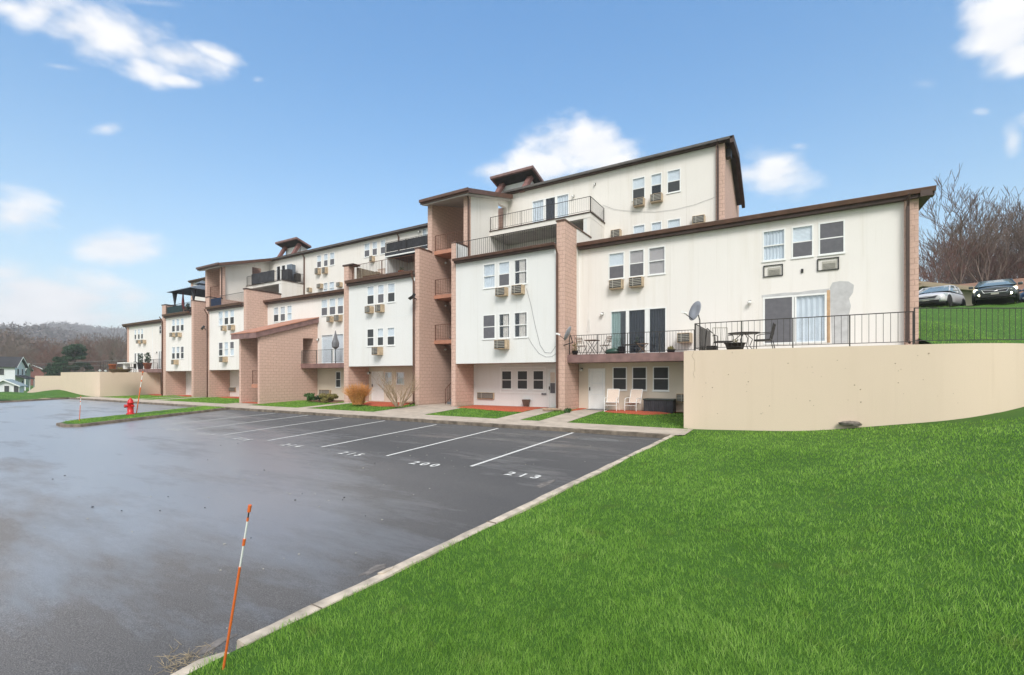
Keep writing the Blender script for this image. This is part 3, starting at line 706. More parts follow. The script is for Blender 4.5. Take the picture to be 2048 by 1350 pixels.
# ---- rooflets
def rooflet(L1, R1, R2, zbase, base_l, base_r, yf):
    """clerestory: L1,R1 front corners (px), R2 rear right corner (px)"""
    a = at(*L1, y=yf); b = at(*R1, y=yf); c = at(*R2, x=b.x)
    dy = c.y-yf; dz = c.z-b.z
    dz = max(dz, -.30*dy); print('rooflet', a, b, c, dy, dz, zbase)
    th = .3; w = b.x-a.x
    zz = (a.z+b.z)/2
    MB().hexa([(a.x, yf, zz-.16), (b.x, yf, zz-.16), (b.x, c.y, zz+dz-.16), (a.x, c.y, zz+dz-.16), (a.x, yf, zz), (b.x, yf, zz), (b.x, c.y, zz+dz), (a.x, c.y, zz+dz)]).build('clerestory_roof', M['mauve'], B)
    MB().hexa([(a.x+.15, yf+.12, zz-.22), (b.x-.15, yf+.12, zz-.22), (b.x-.15, c.y, zz+dz-.20), (a.x+.15, c.y, zz+dz-.20), (a.x+.15, yf+.12, zz-.163), (b.x-.15, yf+.12, zz-.163), (b.x-.15, c.y, zz+dz-.163), (a.x+.15, c.y, zz+dz-.163)]).build('soffit', M['dark_soffit'], B)
    yb = yf+.85; k = dz/dy; zw = zz+k*(yb-yf)-.23
    MB().prism([(a.x+.4, yb, zbase-.6), (a.x+.4, c.y, zbase-.6), (a.x+.4, c.y, zz+dz-.23), (a.x+.4, yb, zw)], (w-1.0, 0, 0)).build('clerestory_wall', M['stucco_white'], B)
    for x in (a.x+.15, b.x-1.0):
        MB().hexa([(x, yf-.1, zbase-.2), (x+.36, yf-.1, zbase-.2), (x+.36, yf+.12, zbase-.2), (x, yf+.12, zbase-.2), (x+.25, yb-.3, zw+.12), (x+.61, yb-.3, zw+.12), (x+.61, yb-.02, zw+.02), (x+.25, yb-.02, zw+.02)]).build('clerestory_post', simple('red_brown_post', (.20, .10, .09), .8, .3, 5), B)
rooflet((980, 355), (1066, 328.5), (1090, 369), zh1t, 0, 0, Y1-.1)
# ---- HIGH BLOCK LEFT (behind box 1, middle, box 2)
triple('h2', [(728.6, 739.7), (744.5, 754.9), (760.8, 771.2)], 487.4, 515.3, Y1, ['blind'], ['screen', 'screen', 'screen'])
triple('h2', [(633.8, 642.8), (647.4, 656.1), (659.6, 669.4)], 511, 536.5, Y1, ['blind'], ['screen'])
triple('h2', [(646.7, 655.7), (658.5, 669)], 566, 590, Y1, ['blind'], ['blind'])
zd2 = Z(565, 560, YD); zd3 = Z(772, 506, YD)
slider([(845, 854), (855, 862)], 457.8, zd3, Y1, ['blind', 'dark'], key='h2')
slider([(553, 561), (562.7, 571), (572.7, 584.7)], 532.7, zd2, Y1, ['dark', 'dark', 'curtain'], key='h2')
zh2 = Z(700, 489, Y1); zh2t = Z(700, 480.5, Y1-.4)
xg0, xg1 = X(530, Y1), xs1a-.34
hb('h2', 0, xg0-.3, xg1, 0, zh2+.03)
eave(xg0-.2, xg1, zh2, zh2t, Y1)
MB().prism([(xg0-.3, Y1-.38, zh2t), (xg0-.3, 30.5, zh2t+.9), (xg0-.3, 34, zh2t), (xg0-.3, 34, zh2t-.15), (xg0-.3, 30.5, zh2t+.75), (xg0-.3, Y1-.38, zh2t-.15)], (xg1-xg0+.3, 0, 0)).build('roof', M['roofing'], B)
MB().box(xg0, xg1, 33.3, 33.5, -.6, zh2).build('rear_wall', M['stucco_hi'], B); MB().box(xg1-.2, xg1, Y1+.2, 33, -.6, zh2).build('inner_wall', M['room'], B)
MB().box(xg0+.2, xg1-.3, Y1+.2, 33, 10.2, 10.3).build('inner_floor', M['room'], B)
downspout(798.5, Y1, zh2+.05, 8, 'brown'); downspout(609.5, Y1, zh2+.05, 7.8, 'brown')
aircon(629, 642, 539, 551, Y1, .3); aircon(643, 656, 537.5, 549.5, Y1, .3); aircon(633, 642, 570, 579, Y1, .3); aircon(672, 685.6, 567, 576, Y1, .3); aircon(613, 624.4, 577.5, 586, Y1, .3)
aircon(738, 750, 515, 526, Y1, .3)
light(839.5, 464, Y1, .07)
# left deck on high block left (seen above box one)
xq0, xq1 = X(493, YD), X(609, Y1)
deck(xq0, xq1, zd2, None, None)
# right deck on the high block left (above box two), screened with dark cloth
xr0, xr1 = X(770, YD), xs1a-.37
MB().box(xr0, xr1, YD, Y1-.003, zd3-.26, zd3).build('deck', M['charcoal'], B)
MB().box(xr0, xr1, YD-.04, YD-.002, zd3-.33, zd3-.24).build('deck_edge', M['white'], B)
MB().box(xr0, xr0+.2, YD+.02, Y1-.003, 7.4, zd3-.263).build('deck_side_wall', M['stucco_white'], B)
railing((xr0+.02, YD+.02, zd3), (xr1, YD+.02, zd3), Z(770, 486, YD)-zd3, .13, 'iron', posts=4)
ribbed(xr0+.05, xr1, zd3+.06, Z(770, 486, YD)-.03, YD+.06, .24, .03).build('privacy_cloth', M['charcoal'], B)
rooflet((550, 486.5), (593, 471.5), (623, 494.5), zh2t, 0, 0, Y1-.1)
# ---- HIGH BLOCK FAR LEFT (small piece behind box 0)
za, zb_ = Z(400, 563, Y1), Z(400, 556, Y1-.4); xa_ = X(386, Y1)
MB().box(xa_, xw2, Y1, Y1+.16, -.6, za).build('wall', M['stucco_hi'], B)
xa2 = X(375, Y1-.4); eave(xa2, xw2-.003, za, zb_, Y1); MB().box(xa2, xw2-.003, Y1-.2, 34, zb_-.12, zb_-.02).build('roof', M['roofing'], B)
MB().box(xa_-.3, xa_, Y1-.1, 34, -.6, za).build('end_wall', M['brick'], B)
MB().box(xa2+.02, xa_, Y1-.3, 34, za+.02, zb_-.123).build('soffit', M['brown2'], B)
# floodlights on the pillars
for (px, py, x) in ((826, 594, X(830, YF)), (408, 656, X(410, YF))):
    p = at(px, py, y=YF-.45); m = MB()
    m.box(p.x-.22, p.x+.22, YF-.62, YF-.45, p.z-.13, p.z+.13).xf(Matrix.Translation(Vector((p.x, YF-.5, p.z))) @ Matrix.Rotation(R(-38), 4, 'X') @ Matrix.Rotation(R(-20), 4, 'Z') @ Matrix.Translation(-Vector((p.x, YF-.5, p.z))))
    o = m.build('floodlight', M['black'], B)
    m = MB().box(p.x-.17, p.x+.17, YF-.632, YF-.622, p.z-.09, p.z+.09).xf(Matrix.Translation(Vector((p.x, YF-.5, p.z))) @ Matrix.Rotation(R(-38), 4, 'X') @ Matrix.Rotation(R(-20), 4, 'Z') @ Matrix.Translation(-Vector((p.x, YF-.5, p.z))))
    m.build('lens', M['lamp'], o)
    MB().tube((p.x, YF-.45, p.z), (x+.1, YF, p.z-.05), .035).build('bracket', M['black'], o)
# ------------------------------------------------------------------ ground, lot, pavements
def zl(x, y): return -.33+.0013*max(x, -60)-.031*(15.4-max(y, -6))
def xc(y): return -3.39-.0573*(15-y)
def sw(x): return -.2+.0013*max(x, -60)
def zf(x, y):
    t = min(max((y-17)/3.5, 0), 1); b = .0042*min(0, x+9.5)
    return (sw(x)+.02)*(1-t)+b*t
def zlawn(x, y):
    s = max(0, x-xc(y)-.15); top = zl(xc(y), y)+.10
    f = .0135*s*s if s < 9 else 1.09+.16*(s-9)
    f = min(f, 2.6)
    return top+f+.012*math.sin(x*1.7+y*.6)+.012*math.sin(y*2.1-x*.8)
_p = [(3.2, YT)]+[(3.2+3.0*math.sin(R(a)), YT+3.0*(1-math.cos(R(a)))) for a in range(6, 67, 6)]+[(7.6, 22.6), (9.6, 25.6), (13, 28), (20, 29.6), (70, 31)]
HP = ([p[0] for p in _p], [p[1] for p in _p])
def zhill(x, y):
    y0 = float(np.interp(x, HP[0], HP[1])) if x > 3.2 else 17.4
    t = max(0, y-y0-1.6)/(39.5-y0-1.6); z = 2.52+3.63*t
    return min(z, 6.15+.02*t)+.05*math.sin(x*.7+y*.4)+.04*math.sin(x*.31-y*.9)
def sheet(name, xs, ys, fz, mat, kind='structure', inside=None, label=None):
    idx = {}; v = []; f = []
    def vi(i, j):
        if (i, j) not in idx: idx[(i, j)] = len(v); x, y = xs(i, j), ys(i, j); v.append((x, y, fz(x, y)))
        return idx[(i, j)]
    ni, nj = sheet.n
    for i in range(ni):
        for j in range(nj):
            if inside and not inside(xs(i+.5, j+.5), ys(i+.5, j+.5)): continue
            f.append((vi(i, j), vi(i+1, j), vi(i+1, j+1), vi(i, j+1)))
    me = bpy.data.meshes.new(name); me.from_pydata(v, [], f); me.materials.append(mat); me.shade_smooth(); me.update()
    o = bpy.data.objects.new(name, me); C.objects.link(o); o['kind'] = kind
    if label: o['label'] = label
    return o
def grid(name, x0, x1, y0, y1, step, fz, mat, **k):
    ni, nj = max(1, round((x1-x0)/step)), max(1, round((y1-y0)/step)); sheet.n = (ni, nj)
    return sheet(name, lambda i, j: x0+(x1-x0)*i/ni, lambda i, j: y0+(y1-y0)*j/nj, fz, mat, **k)
# grass ground material
def grassmat(name, a, b_, c_, dry=.35):
    m, nt, b = newmat(name); p = pos(nt)
    big = noise(nt, p, .45, 4); fine = noise(nt, p, 38, 3, .7); mid = noise(nt, p, 3.2, 4)
    big = ramp(nt, big, [(.35, (0, 0, 0)), (.65, (1, 1, 1))]); col = mixc(nt, big, a, b_)
    col = mixc(nt, mixc(nt, .5, mid, fine), col, c_)
    r = ramp(nt, mid, [(.60, (0, 0, 0)), (.78, (dry, dry, dry))])
    col = mixc(nt, r, col, (.16, .20, .045))
    if 'blade' in name:
        at_ = N(nt, 'ShaderNodeAttribute', attribute_name='tone'); col = mixc(nt, 1.0, col, ramp(nt, at_.outputs['Fac'], [(0, (.50, .56, .5)), (.40, (1.15, 1.1, 1.1)), (.75, (1.65, 1.42, 1.7)), (1, (2.2, 1.6, 3.0))]), 'MULTIPLY')
    L(nt, col, b.inputs['Base Color']); b.inputs['Roughness'].default_value = .8; b.inputs['Specular IOR Level'].default_value = .2
    bump(nt, b, fine, .9, .04)
    if 'blade' in name:
        t = N(nt, 'ShaderNodeBsdfTranslucent'); L(nt, col, t.inputs[0]); x = N(nt, 'ShaderNodeMixShader'); x.inputs[0].default_value = .35
        L(nt, b.outputs[0], x.inputs[1]); L(nt, t.outputs[0], x.inputs[2]); L(nt, x.outputs[0], nt.nodes['Material Output'].inputs['Surface'])
    return m
M['grass'] = grassmat('lawn_grass', (.07, .17, .022), (.11, .235, .034), (.04, .11, .014))
M['blade'] = grassmat('grass_blades', (.27, .50, .075), (.34, .58, .11), (.16, .36, .046), .6)
M['fargrass'] = grassmat('meadow', (.09, .18, .03), (.12, .22, .045), (.06, .14, .022), .5)
# asphalt: coarse grain, soft puddly wet sheen
def asphalt():
    m, nt, b = newmat('asphalt'); p = pos(nt)
    g = noise(nt, p, 95, 2, .8); g2 = noise(nt, p, 300, 1)
    blot = noise(nt, mapping(nt, p, (.16, .34, 1), (0, 0, R(-16))), 1.0, 6, .6)
    col = ramp(nt, g, [(.30, (.046, .045, .046)), (.5, (.092, .090, .091)), (.68, (.19, .187, .188))])
    col = mixc(nt, ramp(nt, blot, [(.38, (0, 0, 0)), (.62, (.45, .45, .45))]), col, (.07, .07, .073))
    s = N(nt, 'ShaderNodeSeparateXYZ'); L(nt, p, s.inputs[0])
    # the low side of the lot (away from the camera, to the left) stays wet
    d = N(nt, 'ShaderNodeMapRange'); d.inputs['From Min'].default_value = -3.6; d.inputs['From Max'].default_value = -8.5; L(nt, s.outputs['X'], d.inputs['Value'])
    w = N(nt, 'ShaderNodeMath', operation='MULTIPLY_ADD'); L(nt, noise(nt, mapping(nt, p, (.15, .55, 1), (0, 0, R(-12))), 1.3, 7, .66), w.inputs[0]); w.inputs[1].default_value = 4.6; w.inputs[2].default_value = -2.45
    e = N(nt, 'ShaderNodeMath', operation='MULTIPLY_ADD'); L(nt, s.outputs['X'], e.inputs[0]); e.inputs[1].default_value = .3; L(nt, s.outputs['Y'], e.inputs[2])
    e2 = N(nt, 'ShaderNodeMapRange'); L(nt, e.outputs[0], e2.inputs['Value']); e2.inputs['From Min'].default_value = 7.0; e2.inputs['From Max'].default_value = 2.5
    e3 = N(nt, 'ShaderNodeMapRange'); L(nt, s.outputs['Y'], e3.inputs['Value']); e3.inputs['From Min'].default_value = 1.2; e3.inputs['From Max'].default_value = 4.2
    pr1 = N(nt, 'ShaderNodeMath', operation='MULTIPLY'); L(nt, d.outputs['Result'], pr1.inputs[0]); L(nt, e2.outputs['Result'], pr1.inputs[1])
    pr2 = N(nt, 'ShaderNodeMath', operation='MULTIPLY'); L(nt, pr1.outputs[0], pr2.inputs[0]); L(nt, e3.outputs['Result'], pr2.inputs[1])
    ww = N(nt, 'ShaderNodeMath', operation='MULTIPLY_ADD', use_clamp=False); L(nt, pr2.outputs[0], ww.inputs[0]); ww.inputs[1].default_value = 1.45; L(nt, w.outputs[0], ww.inputs[2])
    w3 = N(nt, 'ShaderNodeMath', operation='MULTIPLY', use_clamp=True); L(nt, ww.outputs[0], w3.inputs[0]); w3.inputs[1].default_value = .85
    rr = ramp(nt, w3.outputs[0], [(0, (.80,)*3), (.35, (.55,)*3), (1, (.30,)*3)])
    b.inputs['Coat IOR'].default_value = 2.3; b.inputs['Coat Roughness'].default_value = .38
    L(nt, ramp(nt, w3.outputs[0], [(0, (0, 0, 0)), (.3, (.35,)*3), (1, (1, 1, 1))]), b.inputs['Coat Weight'])
    sheen_base = mixc(nt, 1.0, col, (2.3, 2.2, 2.12), 'MULTIPLY'); col = mixc(nt, pr1.outputs[0], col, sheen_base)  # base lightened across the wet zone: its sheen painted into the colour
    L(nt, rr, b.inputs['Roughness'])
    sp = ramp(nt, w3.outputs[0], [(0, (.42,)*3), (1, (.95,)*3)]); L(nt, sp, b.inputs['Specular IOR Level'])
    L(nt, col, b.inputs['Base Color'])
    bs = N(nt, 'ShaderNodeBump'); bs.inputs['Distance'].default_value = .012
    st = ramp(nt, w3.outputs[0], [(0, (.8,)*3), (1, (.4,)*3)]); L(nt, st, bs.inputs['Strength'])
    L(nt, g, bs.inputs['Height']); L(nt, bs.outputs['Normal'], b.inputs['Normal'])
    return m
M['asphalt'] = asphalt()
M['paint'] = simple('white_road_paint', (.66, .66, .64), .8, .22, 25)
# sheets
grid('ground', -2600, 2600, -900, 3200, 100, lambda x, y: -1.45, M['fargrass'])
sheet.n = (56, 40)
_ys = [15.33-46*(j/40)**1.3 for j in range(41)]
def _yj(j): k = min(int(j), 39); return _ys[k]+(_ys[k+1]-_ys[k])*(j-k)
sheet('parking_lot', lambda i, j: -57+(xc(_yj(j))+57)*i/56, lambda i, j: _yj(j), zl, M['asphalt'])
grid('left_lawn', -150, -57.1, -60, 15.4, 3, lambda x, y: -.26-.02*max(0, -x-80), M['grass'])
def zleft(x, y): return -.27-.02*max(0, -x-85)+.52*math.exp(-((x+67)/5.5)**2)*math.exp(-((17.2-min(y, 17.2))/1.1)**2)
grid('left_lawn', -150, -55.72, 15.4, 17.25, .5, lambda x, y: zleft(x, y) if y > 15.5 else -.27, M['grass'])
def paved(x0, x1): return lambda x, y: not (x0 < x < x1)
grid('front_lawn', -55.7, -3.15, 17.0, Y0+.1, .5, zf, M['grass'])
grid('pavement', -57, -2.95, 15.46, 17.02, .5, lambda x, y: sw(x)+.03*(y-15.46)/1.5, M['concrete'])
# lawn in front of the camera and to the right of the kerb
sheet.n = (90, 80)
def _lx(i, j):
    y = _ly(i, j); a = xc(y)+.14
    return a+(64-a)*(i/90)**1.8
def _ly(i, j): return 17.6-50*(j/80)**1.4
sheet('lawn', _lx, _ly, zlawn, M['grass'])
grid('lawn', 3.4, 70, 17.58, 31.5, 1.2, lambda x, y: zlawn(x, y)-.01, M['grass'], inside=lambda x, y: y < float(np.interp(x, HP[0], HP[1]))+1.3 or x > 68)
def wl(x):  # the retaining wall line
    return 17.42 if x < 4.3 else 17.4+(x-4.27)*1.93
sheet.n = (70, 70)
def _hx(i, j): return 3.92+62*(i/70)**1.7
def _hy(i, j):
    x = _hx(i, j); y0 = np.interp(x, HP[0], HP[1])+.25 if x > 3.2 else 17.4
    return float(y0)+(120-float(y0))*(j/70)**1.5
sheet('hillside', _hx, _hy, zhill, M['grass'])
grid('terrace_floor', xRBe-7.1, 3.9, 17.4, Y0-.13, 1.0, lambda x, y: 2.5, M['concrete'])
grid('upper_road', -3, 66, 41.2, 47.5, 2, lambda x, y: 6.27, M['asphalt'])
# walkways
def walk(x0, x1, y0=17.0, y1=Y0-.02): grid('path', x0, x1, y0, y1, .4, lambda x, y: zf(x, y)+.01, M['concrete'])
walk(-9.0, -7.75); walk(-11.1, -9.92, 17.0, 22.2); walk(-18.8, -15.3, 17.0, 20.5); walk(-18.8, -16.5, 20.5, 24); walk(-25.3, -24.4, 17.0, 22.2); walk(-33.3, -30.6, 17.0, 17.8); walk(-44.6, -43.4, 17, 21.5); walk(-47.7, -46.9, 17, 22.2)
grid('sill_step', -8.8, -7.9, 21.6, 22.28, .4, lambda x, y: zf(x, y)+.03, M['grey'])
# mulch beds
def mulch(pts, mat='mulch', lift=.05, label=None):
    cx = sum(p[0] for p in pts)/len(pts); cy = sum(p[1] for p in pts)/len(pts)
    v = []; f = []; rings = 5; n = len(pts)*4
    rim = []
    for i in range(len(pts)):
        a = pts[i]; b = pts[(i+1) % len(pts)]
        for k in range(4): t = k/4; rim.append((a[0]+(b[0]-a[0])*t, a[1]+(b[1]-a[1])*t))
    for q in range(rings):
        s = 1-q/rings
        for (x, y) in rim:
            j = rnd.uniform(-.05, .05) if q == 0 else rnd.uniform(-.03, .03)
            xx = cx+(x-cx)*s+(j if q == 0 and y < cy else 0); yy = cy+(y-cy)*s+(j if q == 0 and y < cy else 0)
            v.append((xx, min(yy, Y0-.01), zf(xx, yy)+.006+lift*(1-s**3)+rnd.uniform(0, .018)))
    v.append((cx, cy, zf(cx, cy)+lift+.02))
    for q in range(rings-1):
        for i in range(n): j = (i+1) % n; f.append((q*n+i, q*n+j, (q+1)*n+j, (q+1)*n+i))
    for i in range(n): f.append(((rings-1)*n+i, (rings-1)*n+(i+1) % n, rings*n))
    me = bpy.data.meshes.new('mulch_bed'); me.from_pydata(v, [], f); me.materials.append(M[mat]); me.update()
    o = bpy.data.objects.new('mulch_bed', me); C.objects.link(o); o['kind'] = 'stuff'; o['label'] = label or 'red mulch bed along the foot of the wall'; return o
def gf(px, py):
    z = 0.0
    for _ in range(14): p = at(px, py, z=z); z = .5*z+.5*zf(p.x, p.y)
    return (p.x, min(p.y, Y0-.02))
def mulchpx(xl, xr, pts, mat='mulch', label=None, lift=.05):
    q = [gf(*p) for p in pts]; q = [(min(max(x, xl), xr), y) for x, y in q]
    mulch([(xl, Y0-.02)]+q+[(xr, Y0-.02)], mat, lift, label)
mulchpx(-16.1, -11.15, [(915, 815.5), (948, 818), (975, 820.5), (1010, 823), (1044, 824.5), (1070, 821)], label='red mulch bed under the white upper box by the stairs')
mulchpx(-7.7, -3.25, [(1207, 823.5), (1222, 826), (1257, 828), (1287, 830.7), (1322, 829.6), (1366, 824)], label='red mulch bed under the white chairs')
mulchpx(-9.44, -8.98, [(1140, 822), (1152, 821.5)], label='small red mulch patch beside the white pot')
mulchpx(-25.0, -19.3, [(722, 809), (740, 812), (759.7, 813.3), (795.5, 814.5), (812, 811), (828, 806)], label='red mulch bed under the bare shrub')
mulchpx(-30.5, -25.5, [(610, 802), (641, 805), (672, 806.5), (688, 803.5)], 'soil', label='leaf litter bed with low shrubs')
mulchpx(-42.8, -37.6, [(424, 794), (446.7, 796.5), (474, 797.5)], label='red mulch bed left of the low stair tower')
mulchpx(-50.8, -46, [(342, 791), (368, 793), (382, 794)], label='red mulch bed near the far white door')
mulchpx(-58, -51.7, [(291, 789.5), (318, 792)], label='red mulch bed by the far left downspout')
mulch([(-33.0, 18.6), (-30.9, 18.6), (-30.9, 17.9), (-33.2, 17.9)], 'mulch', .02, label='red mulch in the low tower doorway')
# kerbs
def kerb(name, pts, w, h, fz, mat, top=None, wob=.006, seg=.5, side=1, gapevery=3.0):
    P = []
    for a, b in zip(pts[:-1], pts[1:]):
        d = math.dist(a, b); n = max(1, int(d/seg))
        for k in range(n): t = k/n; P.append((a[0]+(b[0]-a[0])*t, a[1]+(b[1]-a[1])*t))
    P.append(pts[-1]); v = []; f = []
    for i, (x, y) in enumerate(P):
        a = P[max(0, i-1)]; b = P[min(len(P)-1, i+1)]; dx, dy = b[0]-a[0], b[1]-a[1]; l = math.hypot(dx, dy); nx, ny = dy/l*side, -dx/l*side
        j = rnd.uniform(-wob, wob); z = fz(x, y); hh = h+rnd.uniform(-wob, wob)
        for o_, zz in ((j, z-.15), (j, z+hh-.018), (.016+j, z+hh), (w, z+hh+j*.5), (w+.004, z-.15)): v.append((x+nx*o_, y+ny*o_, zz))
    for i in range(len(P)-1):
        for k in range(4): f.append((i*5+k, (i+1)*5+k, (i+1)*5+k+1, i*5+k+1))
    f.append((0, 1, 2, 3, 4)); e = (len(P)-1)*5; f.append((e+4, e+3, e+2, e+1, e))
    me = bpy.data.meshes.new(name); me.from_pydata(v, [], f); me.materials.append(mat); me.update()
    o = bpy.data.objects.new(name, me); C.objects.link(o); o['kind'] = 'structure'; return o
kerb('kerb', [(-57.0, 15.33), (xc(15.33)+.0, 15.33)], .135, .135, lambda x, y: zl(x, 15.33), M['kerbdark'], wob=.012, side=-1, seg=.35)
kerb('kerb', [(xc(2.2), 2.2), (xc(15.4), 15.4)], .155, .125, lambda x, y: zl(x, y), M['kerbc'], side=1, seg=.3, wob=.008)
kerb('kerb', [(xc(-14)-.02, -14), (xc(2.12)-.03, 2.12)], .15, .075, lambda x, y: zl(x, y), M['kerbc'], side=1, seg=.2, wob=.02)
kerb('kerb', [(-57.05, -40), (-57.05, 15.3)], .15, .13, lambda x, y: zl(x, y), M['kerbdark'], side=-1)
grid('pavement', xc(15.3)+.0, -3.1, 15.3, 15.47, .2, lambda x, y: sw(x)+.002, M['concrete'])
m = MB()
for y in [2.9+2.85*k for k in range(5)]:
    x = xc(y); z = zl(x, y); m.box(x-.004, x+.158, y-.007, y+.007, z, z+.1295)
o = m.build('kerb_joint', M['kerbdark']); o['kind'] = 'structure'
def splat(px, py, a, b, mat, name, n=16):
    z = -.5
    for _ in range(12): p = at(px, py, z=z); z = .5*z+.5*zl(p.x, p.y)
    v = []; rr = random.Random(int(px))
    for k in range(n): t = 2*math.pi*k/n; q = rr.uniform(.55, 1.15); x, y = p.x+a*q*math.cos(t), p.y+b*q*math.sin(t); v.append((min(x, xc(y)-.01), y, 0))
    o = MB().poly([(x, y, zl(x, y)+.004) for x, y, _ in v]).build(name, mat); o['kind'] = 'structure'; return o
sandm = simple('pale_sand_film', (.165, .15, .14), .95, .4, 14)
splat(1090, 968, .12, .4, sandm, 'sand_film'); splat(748, 1140, .08, .25, sandm, 'sand_film'); splat(425, 1292, .07, .22, sandm, 'sand_film')
p = at(758, 1146, z=-.62); m = MB().prism([(xc(p.y)+.012, p.y-.10, 0), (xc(p.y)+.06, p.y-.07, 0), (xc(p.y)+.075, p.y+.07, 0), (xc(p.y)+.04, p.y+.12, 0), (xc(p.y)+.015, p.y+.03, 0)], (0, 0, .012)); m.v = [(a, b, c+zl(a, b)+.124) for a, b, c in m.v]
tag(m.build('concrete_chip', M['kerbc']), 'broken pale concrete chip lying on the lawn kerb', 'debris')
m = MB(); sr = random.Random(12); c0 = at(372, 1326, z=-.74)
for _ in range(130):
    x, y = c0.x+sr.gauss(0, .13), c0.y+sr.gauss(0, .10); a = sr.uniform(0, 6.28); l = sr.uniform(.03, .10); z = zl(x, y)+.01
    m.tube((x, y, z), (x+math.cos(a)*l, y+math.sin(a)*l, z+sr.uniform(0, .05)), .0022, .001, 3, False)
o = m.build('dry_grass', simple('dry_straw', (.40, .32, .20), .9, .3, 20)); o['kind'] = 'stuff'; o['label'] = 'dry straw and twigs at the broken end of the kerb'
# traffic island with grass
IS = [(-27.3, 7.75), (-29.62, 15.32), (-32.6, 15.32), (-30.4, 8.6), (-29.3, 7.45), (-28.0, 7.35)]
kerb('kerb', [IS[5], IS[0], IS[1]], .15, .13, zl, M['kerbdark'], side=-1, wob=.012)
kerb('kerb', [IS[2], IS[3], IS[4], IS[5]], .15, .12, zl, M['kerbdark'], side=-1, wob=.012)
v = [(x, y, zl(x, y)+.115) for x, y in ((-28.05, 7.5), (-27.45, 7.8), (-29.75, 15.33), (-32.5, 15.33), (-30.25, 8.65), (-29.25, 7.6))]
me = bpy.data.meshes.new('island_grass'); me.from_pydata(v+[(-30.2, 11.5, zl(-30, 11.5)+.17)], [], [(i, (i+1) % 6, 6) for i in range(6)]); me.materials.append(M['grass'])
o = bpy.data.objects.new('island_grass', me); C.objects.link(o); o['kind'] = 'structure'
# stall lines and numbers
def stripe(a, b, w=.095):
    a = Vector((a[0], a[1], 0)); b = Vector((b[0], b[1], 0)); d = (b-a).normalized(); n = Vector((-d.y, d.x, 0))*w/2; m = MB(); k = 8
    for i in range(k):
        p = a+(b-a)*i/k; q = a+(b-a)*(i+1)/k
        m.quad(*[(c.x, c.y, zl(c.x, c.y)+.006) for c in (p-n, p+n, q+n, q-n)][::-1])
    o = m.build('parking_line', M['paint']); o['kind'] = 'structure'
def gnd(px, py):
    z = -.45
    for _ in range(12): p = at(px, py, z=z); z = .5*z+.5*zl(p.x, p.y)
    return at(px, py, z=z)
LN = [((1146, 865.5), (942, 933)), ((996, 857), (773, 912)), ((873, 849.3), (643, 894.3)), ((770, 841.5), (535, 881.5)), ((682.5, 835.7), (447, 870)), ((616, 830.4), (377, 860.3)), ((551, 826.3), (316, 851.5))]
for a, b in LN:
    p, q = gnd(*a), gnd(*b); stripe((p.x, p.y), (q.x, q.y))
stripe((-40.2, 15), (-40.0, 9.3)); stripe((-43.1, 15), (-42.9, 9.2)); stripe((-46, 15), (-45.8, 9.2)); stripe((-37.3, 15), (-37.1, 9.2))
def number(txt, px, py, sz=.42):
    p = gnd(px, py); c = bpy.data.curves.new('t', 'FONT'); c.body = txt; c.size = sz; c.space_character = 1.55; c.offset = .012; c.align_x = 'CENTER'; c.resolution_u = 3
    t = bpy.data.objects.new('t', c); C.objects.link(t); bpy.context.view_layer.update()
    me = bpy.data.meshes.new_from_object(t.evaluated_get(bpy.context.evaluated_depsgraph_get())); bpy.data.objects.remove(t)
    me.name = 'stall_number'; me.materials.clear(); me.materials.append(M['paint'])
    o = bpy.data.objects.new('stall_number', me); C.objects.link(o); o.location = (p.x, p.y, zl(p.x, p.y)+.012)
    o.rotation_euler = (math.atan(.031), 0, 0); o['kind'] = 'structure'
for t, a, b in (('213', 1040, 954), ('200', 842, 931), ('215', 695, 910), ('214', 576, 893), ('216', 478, 880), ('217', 403, 870), ('218', 341, 861)): number(t, a, b)
# small debris and paint flecks on the asphalt
m = MB()
for _ in range(70):
    x, y = rnd.uniform(-14, -4.4), rnd.uniform(2, 13); s = rnd.uniform(.006, .02)
    a = rnd.uniform(0, 6); pts = [(x+math.cos(a+k*1.6)*s*rnd.uniform(.5, 1.2), y+math.sin(a+k*1.6)*s*rnd.uniform(.5, 1.2), zl(x, y)+.009) for k in range(4)]; m.prism(pts, (0, 0, .008))
o = m.build('gravel', M['slat']); o['kind'] = 'stuff'; o['label'] = 'pale pebbles and paint flecks scattered on the asphalt'
m = MB()
for _ in range(20):
    x, y = rnd.uniform(-16, -5), rnd.uniform(3, 9); s = rnd.uniform(.008, .022)
    m.prism([(x+math.cos(k*1.5)*s, y+math.sin(k*1.5)*s, zl(x, y)+.005) for k in range(4)], (0, 0, .01))
o = m.build('leaf_crumbs', M['black']); o['kind'] = 'stuff'; o['label'] = 'dark crumbs scattered on the wet asphalt'
# pale oil patch in the nearest stall
p = gnd(1195, 879); m = MB(); m.poly([(p.x+.75*math.cos(t*.524)*(1+.2*math.sin(3*t)), p.y+.33*math.sin(t*.524)*(1+.25*math.cos(2.3*t)), 0) for t in range(12)])
m.v = [(x, y, zl(x, y)+.005) for x, y, z in m.v]; o = m.build('asphalt_patch', simple('pale_scuff', (.13, .13, .13), .9, .25, 7)); o['kind'] = 'structure'
